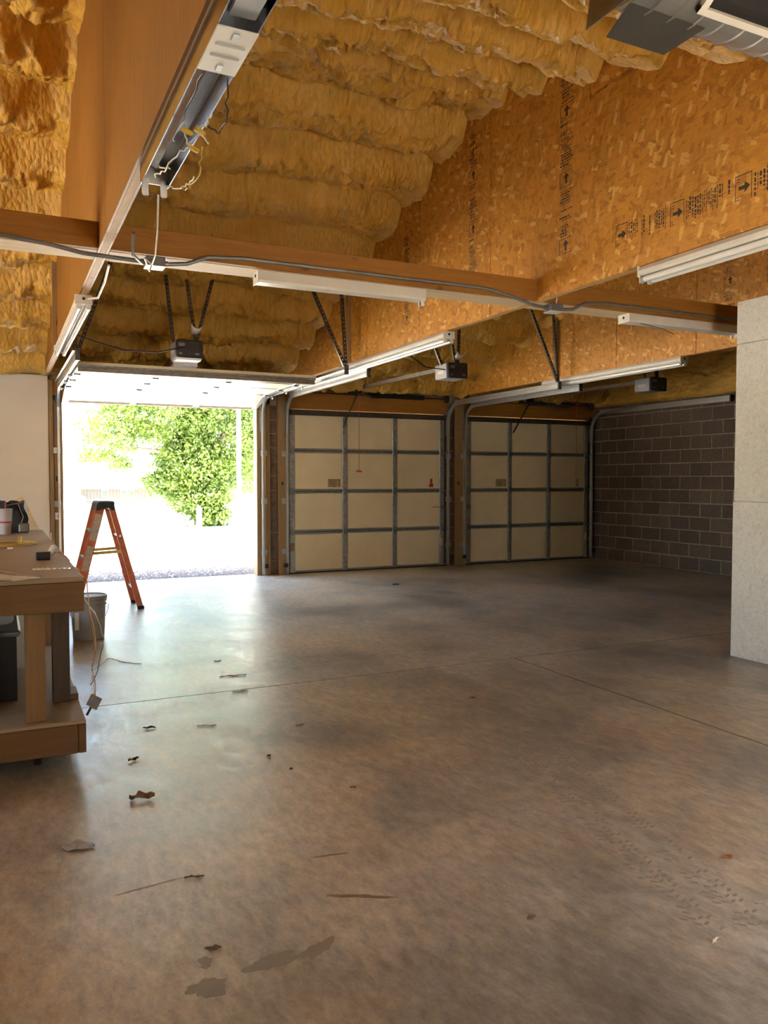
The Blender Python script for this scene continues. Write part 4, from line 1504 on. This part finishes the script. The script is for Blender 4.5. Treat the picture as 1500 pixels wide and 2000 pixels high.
# dangling switch plate with wires at the bench corner
t = thing('dangling_bracket', (.385, 4.12, .26), 'small metal bracket dangling on thin wires from the workbench corner', 'bracket')
M = Matrix.Translation((.395, 4.02, .345)) @ Matrix.Rotation(R(28), 4, 'Y') @ Matrix.Rotation(R(-20), 4, 'Z')
m = MB().box(-.028, .028, -.002, .002, -.028, .028, .001).box(-.028, -.024, -.002, .03, -.028, .028).box(.0, .028, -.002, .025, -.031, -.027)
m.xf(M).build('plate', 'galvanized_dull', t)
MB().box(-.006, .004, -.006, .006, -.07, -.028).xf(M).build('clip', 'dark_steel', t)
for k, (pts, mt) in enumerate((([(.345, 4.16, .955), (.372, 4.05, .93), (.378, 4.035, .80), (.40, 4.03, .70), (.408, 4.03, .62), (.385, 4.03, .52), (.398, 4.025, .44), (.395, 4.02, .372)], 'yellow_wire'),
                               ([(.35, 4.20, .953), (.374, 4.06, .92), (.380, 4.035, .78), (.395, 4.035, .66), (.402, 4.03, .58), (.388, 4.03, .50), (.404, 4.025, .42), (.40, 4.02, .37)], 'red_wire'))):
    MB().tube(wig(pts, 3, .002, 30 + k), .002, 6).build('wire', mt, t, True)
o = MB().tube(wig([(.352, 4.5, .952), (.375, 4.46, .93), (.385, 4.45, .80), (.47, 4.5, .66), (.50, 4.55, .55), (.505, 4.9, .30), (.53, 5.6, .04), (.60, 6.2, .006), (.75, 6.55, .005), (.86, 6.35, .005), (.96, 6.25, .005)], 4, .004, 77), .003, 6).build('loose_wire', 'white_wire', None, True)
tag(o, 'thin pale wire trailing from the workbench to the floor by bucket', 'wire')

# ------------------------------------------------------------------ bucket
t = thing('bucket', (.70, 7.5, 0), 'grey lidded plastic bucket on the floor beside the workbench', 'bucket')
MB().lathe([(.128, 0), (.132, .004), (.146, .30), (.154, .302), (.154, .314), (.147, .316), (.148, .332), (.158, .334), (.158, .346), (.149, .348), (.149, .360)], (.70, 7.5, 0), 36).build('pail', 'bucket_grey', t, True)
MB().lathe([(.150, .361), (.161, .356), (.161, .384), (.155, .388), (.146, .388), (.143, .376), (.01, .376)], (.70, 7.5, 0), 36).build('lid', 'bucket_grey', t, True)
hp = [(.70 + .165 * math.cos(a), 7.5 - .03 - .10 * abs(math.sin(a)) * .9, .30 - .16 * math.sin(a)) for a in [math.pi * k / 14 for k in range(15)]]
MB().tube(hp, .003, 6).build('bail_handle', 'galvanized', t, True)
MB().prism([(.575, .10), (.61, .10), (.61, .25), (.575, .25)], 7.375, 7.380, 'y').build('label', 'paper', t)

# ------------------------------------------------------------------ stepladder
t = thing('stepladder', (1.02, 9.2, 0), 'short orange fiberglass stepladder standing at the open door', 'ladder')
ax, zt_ = 1.03, 1.165
def rail(name, p0, p1, w, th, mt):
    # channel rail: web and two flanges
    p0, p1 = Vector(p0), Vector(p1)
    d = (p1 - p0).normalized()
    n = Vector((d.z, 0, -d.x))
    m = MB().bar(p0, p1, th, w, n)
    for s_ in (-1, 1):
        m.bar(p0 + n * s_ * (w / 2) + Vector((0, .012, 0)), p1 + n * s_ * (w / 2) + Vector((0, .012, 0)), .026, th, n)
    return m.build(name, mt, t)
for yy, wid in ((8.98, .0), (9.42, .0)):
    k = .05 if yy < 9.2 else 0.0
    o = rail('front_rail', (.690, yy - k, .0), (.985, yy + .06 - k * .5, zt_ - .03), .085, .006, 'orange_fiberglass')
    for (za, zb, mt) in ((.76, 1.04, 'ladder_label'), (.44, .70, 'ladder_label')):
        def at(z):
            q = z / (zt_ - .03)
            return (.690 + (.985 - .690) * q, yy - k + (.06 + k * .5) * q - .0045, z)
        if yy < 9.2:
            lb = MB().bar(at(za), at(zb), .002, .068, (1, 0, -.26)).build('warning_label', mt, o)
    o = rail('rear_rail', (1.375, yy - .03 + (.05 if yy > 9.2 else 0), .0), (1.09, yy + .05, zt_ - .03), .055, .006, 'orange_fiberglass')
    for fx, fy in ((.690, yy - k), (1.375, yy - .03 + (.05 if yy > 9.2 else 0))):
        MB().box(fx - .035, fx + .035, fy - .012, fy + .032, 0.0, .035, .005).build('foot', 'black_rubber', t)
    # spreader
    q = .57 / (zt_ - .03)
    xa_ = .690 + (.985 - .690) * q
    xb_ = 1.375 - (1.375 - 1.09) * q
    MB().bar((xa_ - .01, yy + .045, .615), (xb_ + .01, yy + .045, .635), .008, .035, (0, 0, 1), .002).build('spreader', 'yellow_wire', t)
for zz in (.28, .57, .86):
    q = zz / (zt_ - .03)
    xx = .690 + (.985 - .690) * q
    MB().box(xx - .042, xx + .042, 8.98, 9.44, zz - .012, zz + .012, .003).build('step', 'galvanized_dull', t)
for zz in (.22, .80):
    q = zz / (zt_ - .03)
    xx = 1.375 - (1.375 - 1.09) * q
    MB().box(xx - .012, xx + .012, 9.0, 9.45, zz - .012, zz + .012, .002).build('rear_brace', 'galvanized', t)
MB().prism([(.93, zt_ - .085), (.955, zt_ - .085), (1.0, zt_ - .06), (1.06, zt_ - .06), (1.09, zt_ - .085), (1.125, zt_ - .085), (1.118, zt_ - .005), (1.105, zt_ + .01), (.965, zt_ + .01), (.95, zt_ - .005)], 8.98, 9.50, 'y').build('top_cap', 'black_rubber', t)

# ------------------------------------------------------------------ wall boxes near the open doorway
for (x, z, s_, mt, lb) in ((.695, .93, .035, 'white_plastic', 'small white outlet box on the left door post'), (.70, 1.42, .022, 'pit_black', 'small dark switch on the left door post'),
                           (3.78, 1.35, .016, 'pit_black', 'small dark button on the post left of middle door'), (6.80, 1.35, .016, 'pit_black', 'small dark button on the post left of right door'),
                           ):
    t = thing('wall_box', (x, D - .04, z), lb, 'switch', 'small boxes on the door posts')
    MB().box(x - s_, x + s_, D - .062, D - .0365, z - s_ * 1.3, z + s_ * 1.3, .003).build('plate', mt, t)
    MB().box(x - s_ * .3, x + s_ * .3, D - .066, D - .061, z - s_ * .5, z + s_ * .5, .001).build('toggle', 'galvanized_dull' if mt == 'pit_black' else 'grey_plastic', t)

# ------------------------------------------------------------------ litter on the floor
def leaf_litter(x, y, L, w, rot, mat, label, seed, cat='dry leaf', curl=.02):
    r_ = random.Random(seed)
    n = 9
    vs_, fs_ = [], []
    for k in range(n + 1):
        u = k / n
        ww = w * (math.sin(math.pi * min(1, u * 1.02)) ** .7) * r_.uniform(.6, 1.15) + .001
        zc = .002 + curl * abs(math.sin(u * 5 + seed)) * .6
        for s_ in (-1, 0, 1):
            lx = (u - .5) * L
            ly = s_ * ww
            zz = zc + (curl * r_.uniform(.2, 1.0) if s_ else 0)
            vs_.append((x + lx * math.cos(rot) - ly * math.sin(rot), y + lx * math.sin(rot) + ly * math.cos(rot), zz))
    m = len(vs_)
    vs2 = [(a, b, c - .0012) for a, b, c in vs_]
    for k in range(n):
        for s_ in range(2):
            a = 3 * k + s_
            fs_.append((a, a + 1, a + 4, a + 3))
            fs_.append((m + a, m + a + 3, m + a + 4, m + a + 1))
    for k in range(n):
        for e in (0, 2):
            a = 3 * k + e
            fs_.append((a, a + 3, m + a + 3, m + a))
    fs_ += [(0, 1, m + 1, m), (1, 2, m + 2, m + 1), (3 * n, 3 * n + 1, m + 3 * n + 1, m + 3 * n), (3 * n + 1, 3 * n + 2, m + 3 * n + 2, m + 3 * n + 1)]
    mb = MB().add(vs_ + vs2, fs_)
    lo = min(v[2] for v in mb.v)
    mb.v = [(a, b, c - lo + .0002) for a, b, c in mb.v]
    o = mb.build('dry_leaf', mat, None, True)
    tag(o, label, cat, 'leaves and litter on the floor')
for k, (x, y, L, w, ro, mt, lb, cu) in enumerate((
        (.545, 3.585, .11, .030, -.3, 'brown_leaf', 'large curled brown leaf on the bright floor glare near workbench', .022),
        (.585, 4.105, .06, .018, .4, 'brown_leaf', 'small dark brown leaf between the bench base and large leaf', .012),
        (.745, 4.60, .07, .018, -.2, 'brown_leaf', 'ragged brown leaf right of the bench base', .010),
        (1.05, 4.51, .11, .010, -.4, 'grey_leaf', 'thin twig-like litter right of the bench base', .006),
        (1.49, 5.58, .19, .012, -.1, 'brown_leaf', 'long brown bark strip just beyond the floor joint', .006),
        (1.42, 5.14, .10, .016, -.1, 'grey_leaf', 'flat pale bark scrap in front of the floor joint', .006),
        (.25, 3.22, .13, .045, -.4, 'grey_leaf', 'silvery crumpled leaf left of the floor glare', .008),
        (1.218, 3.875, .022, .009, .3, 'black_rubber', 'black beetle-sized crumb at the centre of the floor', .006),
        (1.258, 3.647, .018, .008, 1.0, 'black_rubber', 'smaller black crumb below the beetle-sized one', .006),
        (2.735, 4.352, .045, .022, .2, 'brown_leaf', 'round dark flake on the dusty floor beyond centre', .003),
        (2.424, 2.079, .048, .016, -.2, 'orange_leaf', 'orange-brown flake at the right of the floor', .004),
        (.556, 2.335, .05, .012, -.2, 'brown_leaf', 'olive brown leaf scrap above the damp patch', .005),
        (1.435, 3.30, .03, .008, -.6, 'brown_leaf', 'tiny brown curl right of the floor glare', .006),
        (1.536, 4.296, .05, .010, -.1, 'brown_leaf', 'small flat brown flake below the floor joint', .004),
        (5.017, 5.548, .04, .012, .2, 'paper', 'small white chip on the floor near the partition', .006),
        (4.774, 9.534, .09, .015, -.3, 'brown_leaf', 'dark leaf far back before the middle closed door', .010),
        (.60, 2.79, .07, .006, -.3, 'brown_leaf', 'short reddish twig at the end of the curved stain', .006),
        (1.95, 1.707, .045, .006, .3, 'paper', 'pale straw bit on the right foreground floor', .005),
        (2.26, 1.80, .04, .008, -.5, 'grey_leaf', 'pale paper shred near the right edge of floor', .006),
        (1.52, 2.06, .035, .008, .1, 'brown_leaf', 'small brown chip in the foreground dirt', .004),
        (1.505, 6.09, .06, .008, .2, 'brown_leaf', 'little brown leaf left of the far floor glare', .006))):
    leaf_litter(x, y, L, w, ro, mt, lb, 100 + k, curl=cu)

# ------------------------------------------------------------------ outside
gm = MB()
gm.add([(-60, D + .2, -.03), (90, D + .2, -.03), (90, 50, -.03), (-60, 50, -.03), (90, 66, -2.6), (-60, 66, -2.6), (160, 240, -2.6), (-140, 240, -2.6)],
       [(0, 1, 2, 3), (3, 2, 4, 5), (5, 4, 6, 7)])
gm.add([(-60, D + .2, -.03), (-60, YN - .2, -.03), (XL - .2, YN - .2, -.03), (XL - .2, D + .2, -.03)], [(0, 1, 2, 3)])
gm.add([(-60, YN - .2, -.03), (-60, -60, -.03), (90, -60, -.03), (90, YN - .2, -.03)], [(0, 1, 2, 3)])
o = gm.build('ground', 'pale_ground')
tag(o, 'sun-bleached driveway and yard outside the open door', 'ground', kind='structure')
# gravel strip at the threshold
st = MB()
r_ = random.Random(5)
for k in range(5200):
    x = r_.uniform(-.2, 4.6)
    y = D + .22 + abs(r_.gauss(0, .75))
    s_ = r_.uniform(.010, .026)
    z = -.03 + s_ * .3
    a = r_.uniform(0, 6.28)
    c, d_ = math.cos(a) * s_, math.sin(a) * s_
    q = r_.uniform(.6, 1)
    st.add([(x + c, y + d_, z), (x - d_ * q, y + c * q, z), (x - c, y - d_, z), (x + d_ * q, y - c * q, z), (x, y, z + s_ * .75), (x, y, z - s_ * .6)],
           [(0, 1, 4), (1, 2, 4), (2, 3, 4), (3, 0, 4), (1, 0, 5), (2, 1, 5), (3, 2, 5), (0, 3, 5)])
o = st.build('gravel', 'gravel_stone')
tag(o, 'grey gravel strip just outside the open doorway', 'gravel', kind='stuff')

def tree(loc, label, clusters, nleaf, seed, trunk_h, trunk_r, limbs):
    r_ = np.random.RandomState(seed)
    x0, y0, z0 = loc
    t = thing('tree', loc, label, 'tree')
    m = MB()
    m.tube([(x0, y0, z0 - .1), (x0 + .05, y0, z0 + trunk_h * .5), (x0 - .05, y0 + .1, z0 + trunk_h), (x0, y0, z0 + trunk_h * 2)], [trunk_r * 1.25, trunk_r, trunk_r * .8, trunk_r * .4], 10)
    m.build('trunk', 'bark', t, True)
    m = MB()
    for (dx, dy, za, zb) in limbs:
        m.tube([(x0, y0, z0 + za), (x0 + dx * .4, y0 + dy * .4, z0 + za + (zb - za) * .7 + .3), (x0 + dx * .75, y0 + dy * .75, z0 + zb + .25), (x0 + dx, y0 + dy, z0 + zb)], [trunk_r * .45, trunk_r * .3, trunk_r * .16, .015], 7)
    m.build('branches', 'bark', t, True)
    tot = sum(c[6] for c in clusters)
    V, Fc = [], []
    for (cx, cy, cz, rx, ry, rz_, wgt) in clusters:
        n = int(nleaf * wgt / tot)
        # small sprigs, each a handful of leaves
        ns = max(1, n // 26)
        sp = r_.normal(0, 1, (ns, 3))
        sp /= np.linalg.norm(sp, axis=1)[:, None] + 1e-9
        sp *= (r_.uniform(.25, 1, (ns, 1)) ** .45)
        sp = sp * np.array([rx, ry, rz_]) + np.array([cx, cy, cz])
        pts = np.repeat(sp, 26, 0) + r_.normal(0, .13, (ns * 26, 3)) * np.array([1.1, 1.1, .7])
        for p in pts:
            a = r_.normal(0, 1, 3)
            a /= np.linalg.norm(a)
            b = np.cross(a, r_.normal(0, 1, 3))
            b /= np.linalg.norm(b) + 1e-9
            L = r_.uniform(.045, .085)
            i = len(V)
            V += [p - a * L, p + b * L * .5 + a * .01, p + a * L, p - b * L * .5]
            Fc.append((i, i + 1, i + 2, i + 3))
    me = bpy.data.meshes.new('foliage')
    me.from_pydata([tuple(v) for v in V], [], Fc)
    me.materials.append(MATS['leaf_green'])
    o = link('foliage', me, t)
    o['kind'] = 'stuff'
    return t

tree((5.85, 25.0, -.03), 'large leafy green tree outside the open doorway',
     [(4.6, 24.6, 3.5, 2.2, 1.6, 1.0, 4.5), (3.2, 24.3, 2.9, 1.1, 1.2, .8, 1.3), (2.5, 24.4, 2.1, .6, .6, .16, .22), (3.2, 24.6, 1.9, .4, .5, .14, .15),
      (5.4, 24.8, 2.0, 1.1, 1.2, 1.0, 3.6), (6.2, 25, 2.6, 1.6, 1.5, 1.4, 4.2), (5.6, 24.7, .95, .95, .8, .65, 2.6), (4.7, 24.6, 1.35, .75, .6, .35, .9), (5.9, 24.6, .35, .55, .5, .35, .9),
      (6, 25, 5.2, 4.2, 3.4, 1.6, 6), (6, 25, 7.2, 3.2, 3.0, 1.5, 4), (8.2, 25.2, 3.2, 1.6, 1.4, 1.4, 2.2)],
     62000, 3, 1.7, .22, ((-2.9, -.3, 1.4, 2.7), (-1.4, -.5, 1.5, 3.4), (1.6, .2, 1.3, 2.8), (.6, -.6, 1.0, 2.3), (-.9, -.3, .9, 1.5), (2.6, .4, 1.8, 4.0), (-2.2, .6, 2.2, 4.6), (-3.4, -.6, 1.6, 2.15)))
tree((12.4, 38, -.03), 'second green tree behind the white pole',
     [(11.6, 38, 3.2, 2.6, 2.0, 2.2, 5), (10.6, 38, 1.5, 1.3, 1.2, .9, 2), (13, 38, 6, 3.4, 3, 2.4, 4)], 14000, 9, 2.2, .25, ((-1.8, 0, 1.6, 3.2), (1.6, 0, 1.8, 3.6)))

# white pole, posts, fence
o = MB().tube([(5.62, 20.3, -.05), (5.62, 20.3, 3.0), (5.62, 20.3, 6.5)], [.062, .058, .052], 14).build('white_pole', 'fence_white', None, True)
tag(o, 'tall white pole in front of the tree', 'pole')
MB().lathe([(.10, 0), (.10, .02), (.065, .03)], (5.62, 20.3, -.03), 16).build('base_flange', 'fence_white', o)
o = MB().box(4.60, 4.72, 20.6, 20.72, -.05, .66, .008).prism([(4.59, .66), (4.73, .66), (4.66, .72)], 20.59, 20.73, 'y').build('white_post', 'fence_white')
tag(o, 'short white post below the tree crown', 'post')
o = MB().tube([(3.9, 19.6, -.05), (3.88, 19.6, .42)], .016, 8).build('marker_stake', 'fence_white', None, True)
MB().box(3.82, 3.94, 19.59, 19.61, .42, .58, .006).build('stake_flag', 'fence_white', o)
tag(o, 'thin marker stake in the sunny yard', 'stake')
t = thing('wire_fence', (4.5, 30, -.03), 'low wire fence with a grey end post left of the tree trunk', 'fence')
for xx in (2.2, 4.0, 5.75):
    MB().tube([(xx, 30, -.05), (xx, 30, .70)], .035, 8).build('post', 'galvanized', t, True)
for zz in (.15, .42, .68):
    MB().tube([(2.2, 30, zz), (5.75, 30, zz)], .008, 5).build('wire', 'galvanized', t)

# far house
hx0, hx1, hy = 5.2, 12.2, 60.0
t = thing('house', ((hx0 + hx1) / 2, hy, -2.5), 'low pale sided house far behind the yard', 'house')
MB().box(hx0, hx1, hy, hy + 8, -2.6, .80).build('wall', 'siding', t)
k = 0
x = hx0 + .2
while x < hx1:
    MB().box(x, x + .03, hy - .012, hy + .002, -2.0, .80).build('siding_groove', 'siding_groove', t)
    x += .22
MB().prism([(hy - .6, .78), (hy + 8.6, .78), (hy + 4, 2.4)], hx0 - .5, hx1 + .5, 'x').build('roof', 'pale_roof', t)
MB().box(hx0 - .5, hx1 + .5, hy - .63, hy - .59, .72, .86).build('fascia', 'siding', t)
for wx, ww in ((6.62, .40), (7.92, .42), (8.40, .42)):
    f = MB().box(wx - .04, wx + ww + .04, hy - .03, hy, -.30, .66).build('window_frame', 'fence_white', t)
    MB().box(wx, wx + ww, hy - .045, hy - .02, -.26, .18).box(wx, wx + ww, hy - .045, hy - .02, .21, .62).build('pane', 'house_glass', f)
t = thing('parked_car', (4.9, 58, -2.4), 'dark windscreen corner of a car parked beside the far house', 'car')
MB().prism([(4.1, -1.9), (5.4, -1.9), (5.4, -.3), (5.2, .28), (4.75, .28), (4.35, -.35), (4.1, -.5)], 57.2, 58.8, 'y').build('body', 'grey_plastic', t)
MB().prism([(4.46, -.28), (5.25, -.28), (5.14, .2), (4.80, .2)], 57.18, 57.2, 'y').build('window', 'house_glass', t)
for xx in (4.35, 5.1):
    MB().lathe([(.3, -.1), (.33, -.08), (.33, .08), (.3, .1)], (0, 0, 0), 16, 'x').xf(Matrix.Translation((xx, 57.3, -2.27)) @ Matrix.Rotation(R(90), 4, 'Z')).build('wheel', 'black_rubber', t)
